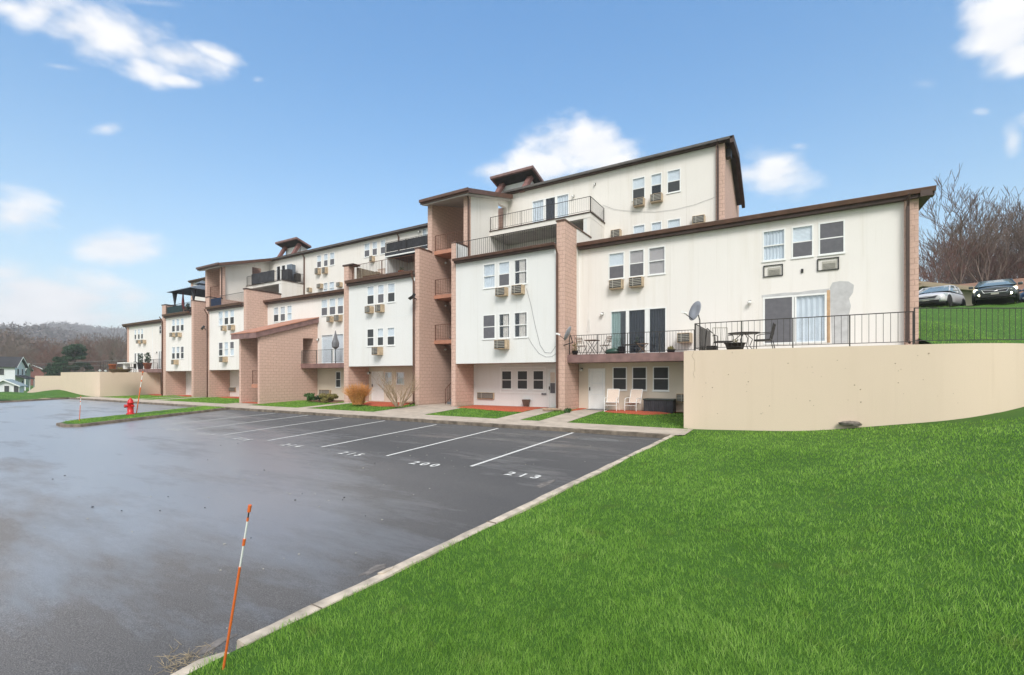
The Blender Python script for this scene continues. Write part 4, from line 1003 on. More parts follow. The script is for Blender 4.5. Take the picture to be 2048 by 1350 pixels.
# ------------------------------------------------------------------ retaining walls
ztop = 2.57
def wallprism(name, pts, zb, zt, th, label):
    """a wall following points in plan"""
    m = MB(); k = len(pts)
    for i, p in enumerate(pts):
        a = pts[max(0, i-1)]; b = pts[min(k-1, i+1)]; d = Vector((b[0]-a[0], b[1]-a[1], 0)).normalized(); n = Vector((-d.y, d.x, 0))*th
        m.v += [(p[0], p[1], zb), (p[0], p[1], zt), (p[0]+n.x, p[1]+n.y, zt), (p[0]+n.x, p[1]+n.y, zb)]
    for i in range(k-1):
        for j in range(3): m.f.append((i*4+j, i*4+4+j, i*4+5+j, i*4+1+j))
    m.f += [(3, 2, 1, 0), (k*4-4, k*4-3, k*4-2, k*4-1)]
    m.f = [tuple(reversed(q)) for q in m.f[:-2]]+m.f[-2:]
    o = tag(m.build(name, M['retain']), label, 'wall'); o.data.shade_smooth(); o.data.set_sharp_from_angle(angle=R(35)); return o
xw = at(1367.5, 800, y=YT).x
WLP2 = [(xw, YT), (3.2, YT)]+[(3.2+3.0*math.sin(R(a)), YT+3.0*(1-math.cos(R(a)))) for a in range(6, 67, 6)]+[(7.6, 22.6), (9.6, 25.6), (13, 28), (20, 29.6), (70, 31)]
wallprism('retaining_wall', WLP2, -.8, ztop, .22, 'long smooth sand coloured retaining wall rising from the green lawn at right')
rw = bpy.data.objects['retaining_wall']; pk = random.Random(4); m = MB()
for _ in range(46):
    x, z = pk.uniform(xw+.3, 4.0), pk.gauss(1.3, .6); s = pk.uniform(.008, .022)
    if not .35 < z < 2.5: continue
    m.prism([(x+math.cos(k*1.05)*s, YT-.006, z+math.sin(k*1.05)*s*pk.uniform(.6, 1)) for k in range(6)], (0, .005, 0))
o = m.build('pock_mark', simple('pock_mark_shadow', (.33, .25, .18), .95, .3, 20)); o.parent = rw; o.location = o.location-rw.location
m = MB(); a = Vector((xw+.35, YT-.004, 2.55)); cr = [a]
for k in range(11): a = a+Vector((pk.uniform(-.06, .075)-(.03 if k > 6 else 0), 0, -.085)); cr.append(a)
m.path(cr, .0035, 4); o = m.build('crack', simple('crack_shadow', (.30, .24, .18), .95, .3, 20)); o.parent = rw; o.location = o.location-rw.location
MB_ = MB().box(xw, xw+.22, YT+.223, YS-.01, -.6, ztop)
o = MB_.build('wall_return', M['retain']); o.parent = bpy.data.objects['retaining_wall']; o.location = o.location-bpy.data.objects['retaining_wall'].location
m = MB(); x1 = -66.2
m.box(-66.2, -55.72, YT, YT+.25, -.8, 2.1); w2 = tag(m.build('retaining_wall', M['retain']), 'sand coloured retaining wall with a square corner at the far left end', 'wall')
o = MB().box(-55.95, -55.72, YT+.252, Y0-.2, -.8, 2.1).build('wall_return', M['retain']); o.parent = w2; o.location = o.location-w2.location
tf = grid('terrace_floor', -66, -55.8, 17.5, Y0-.1, 2, lambda x, y: 2.05, M['concrete'])
pts = [(-66.2, YT+.6, -.8), (-80.2, YT+.6, -.8), (-80.2, YT+.6, -.25), (-73.5, YT+.6, 1.35), (-66.2, YT+.6, 1.35)]
tag(MB().prism(pts, (0, .25, 0)).build('garden_wall', M['retain']), 'low sloping sand coloured wall beyond the far left corner', 'wall')
tag(MB().box(-86, -72.5, 19.8, 20.05, -1.2, 1.75).build('garden_wall', M['retain']), 'short upright sand coloured wall behind the sloping one', 'wall')
# railings on the right terrace
def fence(pts, label, name='iron_railing', h=.95, mat='iron', posts=2, pitch=.16, **k):
    r = thing(name, pts[0], label, 'railing')
    for a, b in zip(pts[:-1], pts[1:]): railing(a, b, h, pitch, mat, 'rail_panel', r, posts, **k)
    return r
xr = X(1390, YT+.1)
fence([(xr, YT+.1, ztop), (2.95, YT+.1, ztop)], 'black iron railing along the top of the sand wall', posts=5, pitch=.165)
ret = fence([(xr, YT+.16, ztop), (xr, YS-.05, ztop)], 'short black railing with dark mesh between the two balconies', posts=2)
MB().box(xr+.02, xr+.035, YT+.9, YS-.2, ztop+.1, ztop+.9).build('mesh_screen', M['iron'], ret)
fence([(2.98, YT+.12, ztop+.03), (5.95, 19.7, ztop+.10), (8.4, 25.2, 2.9)], 'black iron fence running along the grass behind the sand wall', 'iron_fence', 1.02, posts=2, pitch=.2)
o = MB().lathe([(.01, 0), (.2, .02), (.24, .1), (.16, .17), (.02, .19)], (0, 0, 0), 9)
for i, q in enumerate(o.v): o.v[i] = (q[0]*1.25+rnd.uniform(-.03, .03), q[1]*.7, q[2]*.75+rnd.uniform(-.01, .01))
p = at(1700, 850, y=YT-.12); st = o.build('rock', simple('mossy_rock', (.16, .14, .12), .95, .6, 12, bmp=1), None); st.location = (p.x, p.y, p.z-.03); tag(st, 'grey mottled rock lying at the foot of the sand wall', 'rock')
# ------------------------------------------------------------------ movable things
def place(px, py, z=None, y=None): return at(px, py, z=z) if z is not None else at(px, py, y=y)
# snow stakes
def stake(base, top, label, w=.0085):
    base, top = Vector(base), Vector(top); r = thing('snow_stake', base, label, 'snow stake')
    d = top-base
    def seg(a, b, mat, rr, nm): MB().tube(base+d*a, base+d*b, rr, rr, 8).build(nm, M[mat], r)
    seg(-.08, .63, 'orange', w*1.15, 'shaft'); seg(.63, .76, 'whitep', w*.75, 'reflective_band'); seg(.76, .80, 'orange', w*1.3, 'collar'); seg(.80, .905, 'whitep', w*.75, 'reflective_band')
    seg(.905, .925, 'orange', w, 'collar'); seg(.925, .965, 'black', w*.6, 'cord'); seg(.96, 1.0, 'orange', w*1.5, 'cap')
    return r
p = at(447, 1335, z=-.62); q = at(500, 1010, z=p.z+1.27)
q = Vector(at(500, 1010, y=p.y*1.0+.02))
stake(p, q, 'leaning orange and white snow stake at the near corner of the lawn')
p = Vector((-29.2, 8.25, zl(-29, 8.2)+.12)); stake(p, p+Vector((.0, .05, 1.2)), 'thin pale snow stake standing on the grass island tip', .012)
p = Vector((-30.6, 11.0, zl(-30.6, 11)+.1)); stake(p, p+Vector((.22, .22, 2.35)), 'tall orange stake leaning behind the red hydrant', .022)
# hydrant
p = at(261, 829, z=-.38); hy = thing('fire_hydrant', p, 'red fire hydrant on the grass island in the parking lot', 'fire hydrant')
o = Vector((p.x, p.y, p.z))
MB().lathe([(.19, 0), (.19, .05), (.14, .06), (.135, .60), (.155, .61), (.155, .66), (.13, .67), (.12, .74), (.08, .82), (.03, .86), (.03, .91), (.0, .91)], o, 24).build('barrel', M['red'], hy, True)
cd = Vector((-.94, .34, 0))
for dv, r_, l_, nm in ((Vector((-.2, -.98, 0)), .085, .23, 'pumper_nozzle'), (Vector((-.95, -.15, 0)), .06, .22, 'side_nozzle'), (Vector((.95, .2, 0)), .06, .22, 'side_nozzle')):
    MB().tube(o+Vector((0, 0, .46))+dv*.1, o+Vector((0, 0, .46))+dv*l_, r_, r_, 14).tube(o+Vector((0, 0, .46))+dv*l_, o+Vector((0, 0, .46))+dv*(l_+.04), r_*1.15, r_*.9, 6).build(nm, M['red'], hy)
m = MB()
for k in range(8): t = k*math.pi/4; m.tube(o+Vector((.165*math.cos(t), .165*math.sin(t), .05)), o+Vector((.165*math.cos(t), .165*math.sin(t), .075)), .018, .018, 6)
m.build('bolt', M['red'], hy)
# satellite dishes
def dish(c, aim, r, postpts, label, lnb):
    c = Vector(c); aim = Vector(aim).normalized(); t = thing('satellite_dish', postpts[0], label, 'satellite dish')
    prof = [(0.005, 0)]+[(r*k/6, .22*r*(k/6)**2) for k in range(1, 7)]+[(r*.98, .22*r+.012), (r*.5, .22*r*.25+.012), (.005, .012)]
    m = MB().lathe(prof, (0, 0, 0), 28); rot = aim.to_track_quat('Z', 'Y').to_matrix().to_4x4()
    m.xf(Matrix.Translation(c) @ rot @ Matrix.Diagonal((.86, 1.08, 1, 1))); m.build('dish', M['dishgrey'], t, True)
    low = c+rot @ Vector((0, -r*.95, .05)); tip = low+aim*(r*1.35)+Vector((0, 0, .12))
    MB().tube(low, tip, .014).build('feed_arm', M['iron'], t)
    MB().tube(tip-aim*.05, tip-aim*.17, .035, .05, 10).box(tip.x-.05, tip.x+.05, tip.y-.04, tip.y+.04, tip.z-.04, tip.z+.04).build('receiver', M['whitep'], t)
    MB().path(postpts+[c-aim*.05], .022, 8).build('mast', M['iron'], t)
    return t
pa = at(1393, 623, y=19.0)
xx = xr
dish(pa, (-.62, -.72, .30), .37, [Vector((pa.x+.12, 19.0, ztop)), Vector((pa.x+.12, 19.0, pa.z-.35))], 'grey satellite dish on a mast above the terrace railing', 0)
pb_ = at(1138, 668, y=20.2)
dish(pb_, (-.92, -.1, .42), .34, [Vector((xRBl-.05, YF-.02, pb_.z-.5)), Vector((pb_.x+.15, 20.3, pb_.z-.4))], 'small grey satellite dish fixed to the pink pillar beside the balcony', 0)
# patio chairs (built at origin, facing -y)
def slingchair(name, label, loc, rz, frame='white', seat='sling', group=None):
    t = thing(name, loc, label, 'chair', group, rz); t.rotation_euler = (0, 0, 0); Ms = Matrix.Rotation(rz, 4, 'Z'); L0 = Matrix.Translation(Vector(loc))
    def fin(m, nm, mt, **k): m.xf(L0 @ Ms); return m.build(nm, M[mt], t, **k)
    for s in (-1, 1):
        m = MB(); x = .28*s
        m.path([(x, -.42, .0), (x, -.2, .0), (x, .1, .0), (x, .38, .02)], .017); m.path([(x, -.38, .0), (x, -.40, .3), (x, -.34, .6), (x, -.1, .63), (x, .18, .62)], .017); m.path([(x, .33, .01), (x, .16, .45), (x, .2, .63)], .015)
        fin(m, 'side_frame', frame)
    m = MB().path([(-.28, -.30, .42), (-.28, .12, .36), (-.28, .38, 1.02)], .016).path([(.28, -.30, .42), (.28, .12, .36), (.28, .38, 1.02)], .016).path([(-.28, .38, 1.02), (.28, .38, 1.02)], .016).path([(-.28, -.3, .42), (.28, -.3, .42)], .016).path([(-.28, -.36, .28), (.28, -.36, .28)], .012)
    fin(m, 'seat_frame', frame)
    m = MB(); pr = [(-.30, .42), (-.1, .385), (.12, .37), (.2, .54), (.28, .76), (.375, 1.01)]
    for (a, b), (c, d) in zip(pr[:-1], pr[1:]): m.hexa([(-.265, a, b-.012), (.265, a, b-.012), (.265, c, d-.012), (-.265, c, d-.012), (-.265, a, b), (.265, a, b), (.265, c, d), (-.265, c, d)])
    fin(m, 'sling', seat); return t
p = at(1219, 823, z=0.02); slingchair('rocking_chair', 'white framed chair with beige sling seat nearest the white door', (p.x, p.y+.35, .03), R(8), group='white chairs on the mulch bed')
p = at(1263, 824, z=0.02); slingchair('rocking_chair', 'white framed chair with beige sling seat next to the dark deck box', (p.x, p.y+.35, .03), R(-6), group='white chairs on the mulch bed')
# deck box
a = at(1288, 824, z=.02); b = at(1346, 827, z=.02); y = 21.45; x0, x1 = at(1287, 800, y=y).x, at(1346, 800, y=y).x
t = thing('deck_box', (x0, y, .02), 'dark grey ribbed plastic storage box on the red mulch', 'storage box')
m = ribbed(x0+.02, x1-.02, .03, .56, y, .09, -.02); m.box(x0, x1, y+.003, y+.62, .02, .565); m.build('body', M['charcoal'], t)
MB().box(x0-.03, x1+.03, y-.04, y+.66, .57, .64).build('lid', simple('dark_green_lid', (.03, .04, .038), .5, .2, 5), t, bevel=.02)
# pots
def pot(name, px, py, z, r, h, mat, label, n=20, plant=None, sq=False):
    p = at(px, py, z=z) if not isinstance(px, tuple) else Vector(px)
    t = thing(name, p, label, 'pot'); m = MB().lathe([(r*.68, 0), (r*.98, h*.93), (r*1.08, h*.93), (r*1.08, h), (r*.92, h), (r*.85, h*.85), (.001, h*.85)], p, 4 if sq else n)
    m.build('bowl', M[mat], t, not sq); 
    MB().lathe([(r*.84, h*.86), (.001, h*.9)], p, 12).build('soil', M['soil'], t)
    if plant: plant(t, p+Vector((0, 0, h*.85)))
    return t
def leaves(mat, hgt, wd, n, seed, nm='foliage', lw=.05, strap=False):
    def f(t, c):
        r_ = random.Random(seed); m = MB()
        for _ in range(n):
            a = r_.uniform(0, 6.28); s = r_.uniform(.2, 1); q = c+Vector((math.cos(a)*wd*s*.4, math.sin(a)*wd*s*.4, r_.uniform(0, hgt*.8 if not strap else .02)))
            d = Vector((math.cos(a)*wd*s, math.sin(a)*wd*s, hgt*r_.uniform(.4, 1) if strap else r_.uniform(-.03, .1))); k = d.cross(Vector((0, 0, 1))).normalized()*lw
            if strap: m.quad(q-k*.6, q+k*.6, q+d*.6+k*.5+Vector((0, 0, .1*hgt)), q+d*.6-k*.5+Vector((0, 0, .1*hgt))); m.poly([q+d*.6-k*.5+Vector((0, 0, .1*hgt)), q+d*.6+k*.5+Vector((0, 0, .1*hgt)), q+d])
            else:
                e = Vector((r_.uniform(-1, 1), r_.uniform(-1, 1), r_.uniform(-.6, 1))).normalized()*lw*2; k2 = e.cross(Vector((r_.uniform(-1, 1), r_.uniform(-1, 1), .3))).normalized()*lw
                m.quad(q-k2, q+e*.5-k2*.2, q+e, q+e*.5+k2)
        m.build(nm, M[mat], t)
    return f
M['leaf'] = simple('green_leaves', (.055, .13, .03), .6, .35, 9); M['leafdry'] = simple('yellow_green_leaves', (.22, .19, .06), .8, .4, 9); M['leafdark'] = simple('dark_leaves', (.03, .06, .03), .6, .3, 9)
pot('flower_pot', 1168, 815, .03, .17, .30, 'whitep', 'white flower pot in the corner beside the white door', plant=leaves('leafdry', .12, .12, 30, 3))
p = at(1053, 812, z=.04); t = thing('planter', p, 'square brown planter on the mulch below the ground floor windows', 'pot', rz=0)
m = MB(); 
def frust(m, c, a, b, h, rz=.3):
    P = []
    for s, z in ((a, 0), (b, h)):
        for k in range(4): th = rz+k*math.pi/2+math.pi/4; P.append((c.x+s*math.cos(th), c.y+s*math.sin(th), c.z+z))
    return m.hexa(P)
frust(MB(), p+Vector((0, 0, .0)), .2, .31, .36).build('bowl', simple('brown_planter', (.10, .065, .05), .5, .2, 5), t)
# balcony furniture, right block
zs = zslab
def bistro(px, label, r=.3, y=21.4, h=.72, mat='woodbrown'):
    p = at(px, 690, y=y); p.z = zs; t = thing('bistro_table', p, label, 'table')
    MB().box(p.x-r, p.x+r, p.y-r, p.y+r, zs+h-.03, zs+h).build('tabletop', M[mat], t)
    for s in (-1, 1):
        MB().tube((p.x-r*.8, p.y+s*r*.7, zs), (p.x+r*.8, p.y+s*r*.7, zs+h-.03), .014).tube((p.x+r*.8, p.y+s*r*.72, zs), (p.x-r*.8, p.y+s*r*.72, zs+h-.03), .014).build('leg', M['iron'], t)
bistro(1184, 'small folding wooden table between the two balcony chairs')
def foldchair(px, rz, label, y=21.5, mat='iron', zz=None):
    zz = zs if zz is None else zz; p = at(px, 690, y=y); p.z = zz; T = Matrix.Translation(p) @ Matrix.Rotation(rz, 4, 'Z'); t = thing('folding_chair', p, label, 'chair')
    m = MB()
    for k in range(5): m.box(-.19, .19, -.2+k*.085, -.2+k*.085+.06, .44, .46)
    m.xf(T).build('seat', M['woodbrown'], t)
    m = MB()
    for k in range(4): m.box(-.18, .18, .19+k*.012, .205+k*.012, .6+k*.08, .645+k*.08)
    m.xf(T).build('backrest', M['woodbrown'], t)
    for s in (-1, 1):
        MB().tube((s*.2, -.22, 0), (s*.2, .25, .9), .012).tube((s*.19, .24, 0), (s*.19, -.2, .46), .012).xf(T).build('leg', M[mat], t)
foldchair(1211, R(-35), 'folding slatted chair right of the small balcony table')
foldchair(1163, R(60), 'dark metal chair beside the pink pillar on the balcony')
pot('plant_pot', (at(1150, 690, y=21.05).x, 21.05, zs), 0, 0, .16, .2, 'iron', 'leggy dry plant in a dark pot at the balcony left end', plant=leaves('leafdry', .5, .3, 90, 5, lw=.035))
p = at(1226, 700, y=21.3); p.z = zs; t = thing('watering_bag', p, 'dark green slumped sack on the balcony slab', 'sack'); m = MB().lathe([(.01, 0), (.3, .03), (.34, .12), (.24, .24), (.05, .3)], (0, 0, 0), 14)
m.v = [(a*1.15+.02*math.sin(9*b), b*.7, c+.02*math.sin(11*a)) for a, b, c in m.v]; m.xf(Matrix.Translation(p)).build('sack_body', simple('dark_green_plastic', (.02, .07, .05), .35, .3, 4), t, True)
pot('bucket', (at(1243, 700, y=21.2).x, 21.2, zs), 0, 0, .17, .34, 'charcoal', 'dark grey bucket in front of the sliding doors')
p = at(1262, 690, y=21.6); p.z = zs; t = thing('side_table', p, 'low dark side table with a plant before the fixed pane', 'table'); MB().box(p.x-.4, p.x+.35, 21.45, 21.85, zs+.42, zs+.46).build('tabletop', M['iron'], t)
for a, b in ((-.36, 21.5), (.3, 21.5), (-.36, 21.8), (.3, 21.8)): MB().tube((p.x+a, b, zs), (p.x+a, b, zs+.42), .015).build('leg', M['iron'], t)
q = Vector((p.x+.25, 21.65, zs+.465)); tt = thing('potted_plant', q, 'small dark spiky plant on the low balcony side table', 'plant'); leaves('leafdark', .4, .14, 40, 8, lw=.04)(tt, q); MB().lathe([(.05, 0), (.08, .12)], q, 10).build('pot', M['iron'], tt)
p = at(1285, 690, y=21.6); p.z = zs; t = thing('folding_stool', p, 'small folding wooden stool left of the wall air conditioner', 'stool'); MB().box(p.x-.24, p.x+.24, 21.45, 21.8, zs+.45, zs+.48).build('seat', M['woodbrown'], t)
for s in (21.48, 21.77): MB().tube((p.x-.22, s, zs), (p.x+.2, s, zs+.45), .013).tube((p.x+.22, s, zs), (p.x-.2, s, zs+.45), .013).build('leg', M['woodbrown'], t)
pot('plant_tray', (at(1342, 700, y=21.3).x, 21.3, zs), 0, 0, .2, .14, 'charcoal', 'low tray of dry plants under the wall air conditioner', plant=leaves('leafdry', .15, .3, 60, 9))
p = at(1177, 640, y=Y0-.06); t = thing('wind_chime', p, 'pale wind chime hanging on the wall above the small table', 'ornament')
MB().tube(p+Vector((0, 0, .5)), p+Vector((0, 0, -.7)), .006).build('string', M['whitep'], t); MB().tube(p+Vector((-.02, 0, .05)), p+Vector((-.05, 0, -.55)), .012).tube(p+Vector((.05, 0, .05)), p+Vector((.06, 0, -.5)), .012).build('chime_tube', M['whitep'], t)
# right terrace set
def tp(px, py, y): p = at(px, py, y=y); p.z = 2.5; return p
p = tp(1488, 690, 18.6); t = thing('round_table', p, 'round black metal patio table behind the terrace railing', 'table'); MB().lathe([(.001, .7), (.52, .7), (.54, .715), (.52, .73), (.001, .73)], p, 28).build('tabletop', M['iron'], t)
for k in range(4):
    a = k*1.57+.5; MB().path([p+Vector((.08*math.cos(a), .08*math.sin(a), .7)), p+Vector((.3*math.cos(a), .3*math.sin(a), .5)), p+Vector((.2*math.cos(a), .2*math.sin(a), .25)), p+Vector((.42*math.cos(a), .42*math.sin(a), 0))], .014).build('leg', M['iron'], t)
def metalchair(px, rz, label, y, white=False):
    p = tp(px, 690, y); T = Matrix.Translation(p) @ Matrix.Rotation(rz, 4, 'Z'); t = thing('patio_chair', p, label, 'chair'); mt = 'iron'
    MB().box(-.25, .25, -.26, .24, .40, .45).xf(T).build('seat', M[mt], t)
    m = MB().path([(-.25, .22, .42), (-.26, .34, .98), (.26, .34, .98), (.25, .22, .42)], .016); 
    for k in range(5): m.tube((-.17+k*.085, .24, .46), (-.17+k*.085, .335, .96), .008, None, 5)
    m.xf(T).build('backrest', M['slat' if white else mt], t)
    for s in (-1, 1):
        MB().path([(s*.27, .3, .68), (s*.29, -.1, .66), (s*.27, -.24, .62), (s*.27, -.27, 0)], .014).tube((s*.26, .26, .42), (s*.27, .34, 0), .014).xf(T).build('leg', M[mt], t)
metalchair(1446, R(25), 'pale backed patio chair left of the round table', 18.5, True)
metalchair(1527, R(-95), 'black reclining patio chair right of the round table', 18.4)
t = pot('trough_planter', (at(1470, 690, y=17.75).x, 17.75, 2.5), 0, 0, .33, .32, 'iron', 'black trough with sparse plants just behind the terrace railing', plant=leaves('leafdry', .2, .25, 60, 12, lw=.03))
p = tp(1408, 690, 18.9); t = thing('garden_tools', p, 'bundle of dark garden gear leaning by the mesh screen', 'garden gear'); m = MB().path([p, p+Vector((.1, .05, 1.0)), p+Vector((.35, .1, .75)), p+Vector((.4, .12, 0))], .02); m.box(p.x+.1, p.x+.45, p.y-.1, p.y+.2, 2.5, 2.82); m.build('gear', M['iron'], t)
# umbrella on the middle balcony
p = at(671, 724, y=21.4); p.z = zms; t = thing('closed_umbrella', p, 'closed dark grey patio umbrella on the middle balcony', 'umbrella'); zt_ = Z(671, 661, 21.4); zb_ = Z(671, 697, 21.4)
MB().tube(p, (p.x, p.y, zt_-.05), .03).build('pole', M['charcoal'], t)
MB().lathe([(.10, zb_-.02), (.24, zb_+.12), (.25, zb_+.4), (.17, (zb_+zt_)/2), (.07, zt_-.25), (.015, zt_)], (p.x, p.y, 0), 9).build('canopy', M['grey'], t)
# box two terrace clutter
zt2f = zt2-.04
def crate(name, px, y, w, d, h, z, mat, label, cat):
    x = at(px, 700, y=y).x; t = thing(name, (x, y, z), label, cat); MB().box(x-w/2, x+w/2, y, y+d, z+.08, z+h).build('body', M[mat], t, bevel=.01)
    MB().box(x-w/2-.03, x+w/2+.03, y-.03, y+d+.03, z+h+.002, z+h+.05).build('top', M[mat], t)
    for a, b in ((-w/2+.04, .03), (w/2-.04, .03), (-w/2+.04, d-.03), (w/2-.04, d-.03)): MB().box(x+a-.03, x+a+.03, y+b-.03, y+b+.03, z, z+.082).build('leg', M[mat], t)
    return t
crate('cabinet', 744, 24.2, 1.0, .5, 1.5, zt2f, 'woodbrown', 'tall weathered brown cabinet on the terrace above the white box', 'cabinet')
crate('cabinet', 762, 24.5, .7, .5, 1.75, zt2f, 'sling', 'pale pink cabinet next to the brown one on the terrace', 'cabinet')
crate('garden_bench', 740, 21.6, 1.5, .5, .5, zt2f, 'woodbrown', 'low weathered wooden bench behind the rusty railing', 'bench')
crate('storage_trunk', 790, 22.5, 1.6, .6, .7, zt2f, 'charcoal', 'dark storage trunk in the shade of the screened deck', 'trunk')
p = Vector((at(803, 700, y=21.2).x, 21.2, zt2f)); pot('flower_pot', tuple(p), 0, 0, .2, .35, 'terracotta', 'terracotta pot near the right end of the upper terrace', plant=leaves('leafdark', .4, .3, 50, 14, lw=.05))
# deck clutter on the left deck
zz = zd2+.05
m = ribbed(xq0+1.0, xq1-.9, zd2+.03, zd2+.98, YD-.1, .9, -.06); t = m.build('tarp', M['charcoal']); t.modifiers.new('s', 'SOLIDIFY').thickness = .012; tag(t, 'dark tarp draped over the deck railing below the clerestory', 'tarp')
for px, y, w, h, c, n, l in ((570, 24.8, .9, 1.15, 'charcoal', 'grill', 'covered grill under a dark sheet on the left upper deck'), (590, 25.3, .5, .8, 'iron', 'bicycle_trailer', 'black wheeled cart at the right corner of the left deck'), (578, 25.4, .7, 1.75, 'canopy', 'wardrobe', 'pale blue grey fabric wardrobe by the deck door')):
    x = at(px, 700, y=y).x; t = thing(n, (x, y, zz), l, n.split('_')[-1]); mm = MB(); mm.box(x-w/2, x+w/2, y, y+.45, zz+.1, zz+h); mm.build('cover', M[c], t, bevel=.06)
    MB().lathe([(.11, -.03), (.13, 0), (.11, .03)], (x-w/2+.1, y-.02, zz+.13), 14, 'Y').build('wheel', M['rubber'], t); MB().lathe([(.11, -.03), (.13, 0), (.11, .03)], (x+w/2-.1, y-.02, zz+.13), 14, 'Y').build('wheel', M['rubber'], t)
# gazebo on box zero's terrace
zt0f = zt0-.04; g0, g1 = at(352, 700, y=21.3).x, at(408, 700, y=21.3).x; gy0, gy1 = 21.2, 24.4
t = thing('gazebo', ((g0+g1)/2, 22.8, zt0f), 'dark gazebo with tied curtains on the rooftop terrace', 'gazebo'); zc = Z(380, 577, 21.2)
gx0, gx1 = g0, g0+3.6
for x in (gx0, gx1):
    for y in (gy0, gy1):
        MB().tube((x, y, zt0f), (x, y, zc), .05).build('post', M['charcoal'], t)
        MB().lathe([(.14, zt0f+.1), (.16, zt0f+.9), (.06, zt0f+1.1), (.2, zc-.2), (.3, zc)], (x, y, 0), 10).build('curtain', M['charcoal'], t)
cxm = (gx0+gx1)/2; cy = (gy0+gy1)/2; ov = .5; m = MB(); q = [(gx0-ov, gy0-ov, zc-.1), (gx1+ov, gy0-ov, zc-.1), (gx1+ov, gy1+ov, zc-.1), (gx0-ov, gy1+ov, zc-.1)]; pk = [(cxm-.5, cy-.5, zc+.6), (cxm+.5, cy-.5, zc+.6), (cxm+.5, cy+.5, zc+.6), (cxm-.5, cy+.5, zc+.6)]
for i in range(4): m.quad(q[i], q[(i+1) % 4], pk[(i+1) % 4], pk[i])
o = m.build('canopy', M['canopy'], t); o.modifiers.new('s', 'SOLIDIFY').thickness = .02
m = MB(); q = [(cxm+math.cos(a)*.8, cy+math.sin(a)*.8, zc+.75) for a in (.785, 2.356, 3.927, 5.498)]
for i in range(4): m.poly([q[i], q[(i+1) % 4], (cxm, cy, zc+1.15)])
o = m.build('vent_canopy', M['canopy'], t); o.modifiers.new('s', 'SOLIDIFY').thickness = .02
x = at(366, 700, y=21.6).x; t = thing('closed_umbrella', (x, 21.6, zt0f), 'slim closed red umbrella on the rooftop terrace', 'umbrella'); MB().tube((x, 21.6, zt0f), (x, 21.6, zt0f+2.3), .03).build('pole', M['iron'], t); MB().lathe([(.12, zt0f+.7), (.13, zt0f+1.2), (.04, zt0f+2.2), (.01, zt0f+2.35)], (x, 21.6, 0), 8).build('canopy', simple('faded_red_cloth', (.25, .05, .06), .8, .2, 4), t)
x = at(376, 700, y=21.8).x; pot('plant_pot', (x, 21.8, zt0f), 0, 0, .3, .5, 'charcoal', 'bushy plant in a dark tub under the gazebo', plant=leaves('leafdark', .9, .35, 120, 21, lw=.07))
# far left terrace: planters and table
zt5 = zsl
def tleft(px, y): return (at(px, 700, y=y).x, y, zt5+.01)
pot('clay_planter', tleft(295, 21.1), 0, 0, .36, .6, 'terracotta', 'large clay pot with dark plants on the far left balcony', plant=leaves('leafdark', 1.3, .6, 90, 31, lw=.12))
pot('clay_planter', (at(225, 700, y=18.2).x, 18.2, 2.05), 0, 0, .30, .8, 'terracotta', 'bulbous clay planter above the left sand wall corner', plant=leaves('leafdark', 1.5, .1, 20, 32, lw=.05))
pot('plant_pot', tleft(281, 21.6), 0, 0, .3, .7, 'charcoal', 'tall dark plant pot by the far left glass doors', plant=leaves('leafdark', 1.2, .4, 90, 33, lw=.1))
pot('plant_tray', (at(240, 700, y=18.0).x, 18.0, 2.05), 0, 0, .9, .3, 'woodbrown', 'low wooden planting box above the left sand wall', plant=leaves('leafdry', .2, .6, 60, 34, lw=.06))
x, y, z = at(253, 700, y=18.4).x, 18.4, 2.05; t = thing('garden_table', (x, y, z), 'white table on a thick white stem above the left sand wall', 'table'); MB().box(x-.9, x+.9, y-.4, y+.4, z+.82, z+.92).build('tabletop', M['whitep'], t); MB().box(x-.2, x+.2, y-.2, y+.2, z, z+.82).build('stem', M['whitep'], t)
x, y = at(264, 700, y=18.6).x, 18.6; t = thing('patio_chair', (x, y, z), 'small black chair beside the white table', 'chair'); MB().box(x-.25, x+.25, y-.25, y+.25, z+.4, z+.46).build('seat', M['iron'], t); MB().box(x-.25, x+.25, y+.2, y+.25, z+.46, z+1.0).build('backrest', M['iron'], t)
for a in (-.22, .22):
    for b in (-.22, .22): MB().tube((x+a, y+b, z), (x+a, y+b, z+.4), .025).build('leg', M['iron'], t)
fence([(-55.9, 17.5, 2.1), (-55.9, Y0-.4, 2.1)], 'thin black railing on the left sand wall corner', posts=3)
fence([(-66, 17.35, 2.1), (-56, 17.35, 2.1)], 'thin black railing along the far left terrace edge', posts=4, pitch=.3)
# downspout splash blocks, hose reel, edging logs
def log(px, py, l, rz, label, z=.03):
    p = at(px, py, z=z); d = Vector((math.cos(rz), math.sin(rz), 0))*l/2; t = MB().tube(p-d+Vector((0, 0, .05)), p+d+Vector((0, 0, .06)), .07, .055, 8).build('splash_log', simple('pale_driftwood', (.36, .25, .18), .9, .3, 7)); tag(t, label, 'log')
log(823, 806, 1.0, .5, 'pale log at the foot of the bare shrub'); log(1104, 821, .9, .3, 'brown drain extension lying across the walkway grass')
p = at(682, 797, z=.05); t = thing('hose_reel', p, 'dark round hose reel leaning by the pillar', 'hose reel'); MB().lathe([(.28, -.09), (.3, -.09), (.3, -.06), (.16, -.05), (.16, .05), (.3, .06), (.3, .09), (.28, .09)], (p.x, p.y+.1, p.z+.32), 18, 'X').build('drum', M['iron'], t); MB().path([(p.x-.35, p.y, p.z), (p.x-.35, p.y, p.z+.85), (p.x+.3, p.y, p.z+.85), (p.x+.3, p.y, p.z)], .02).build('frame', M['terracotta'], t)
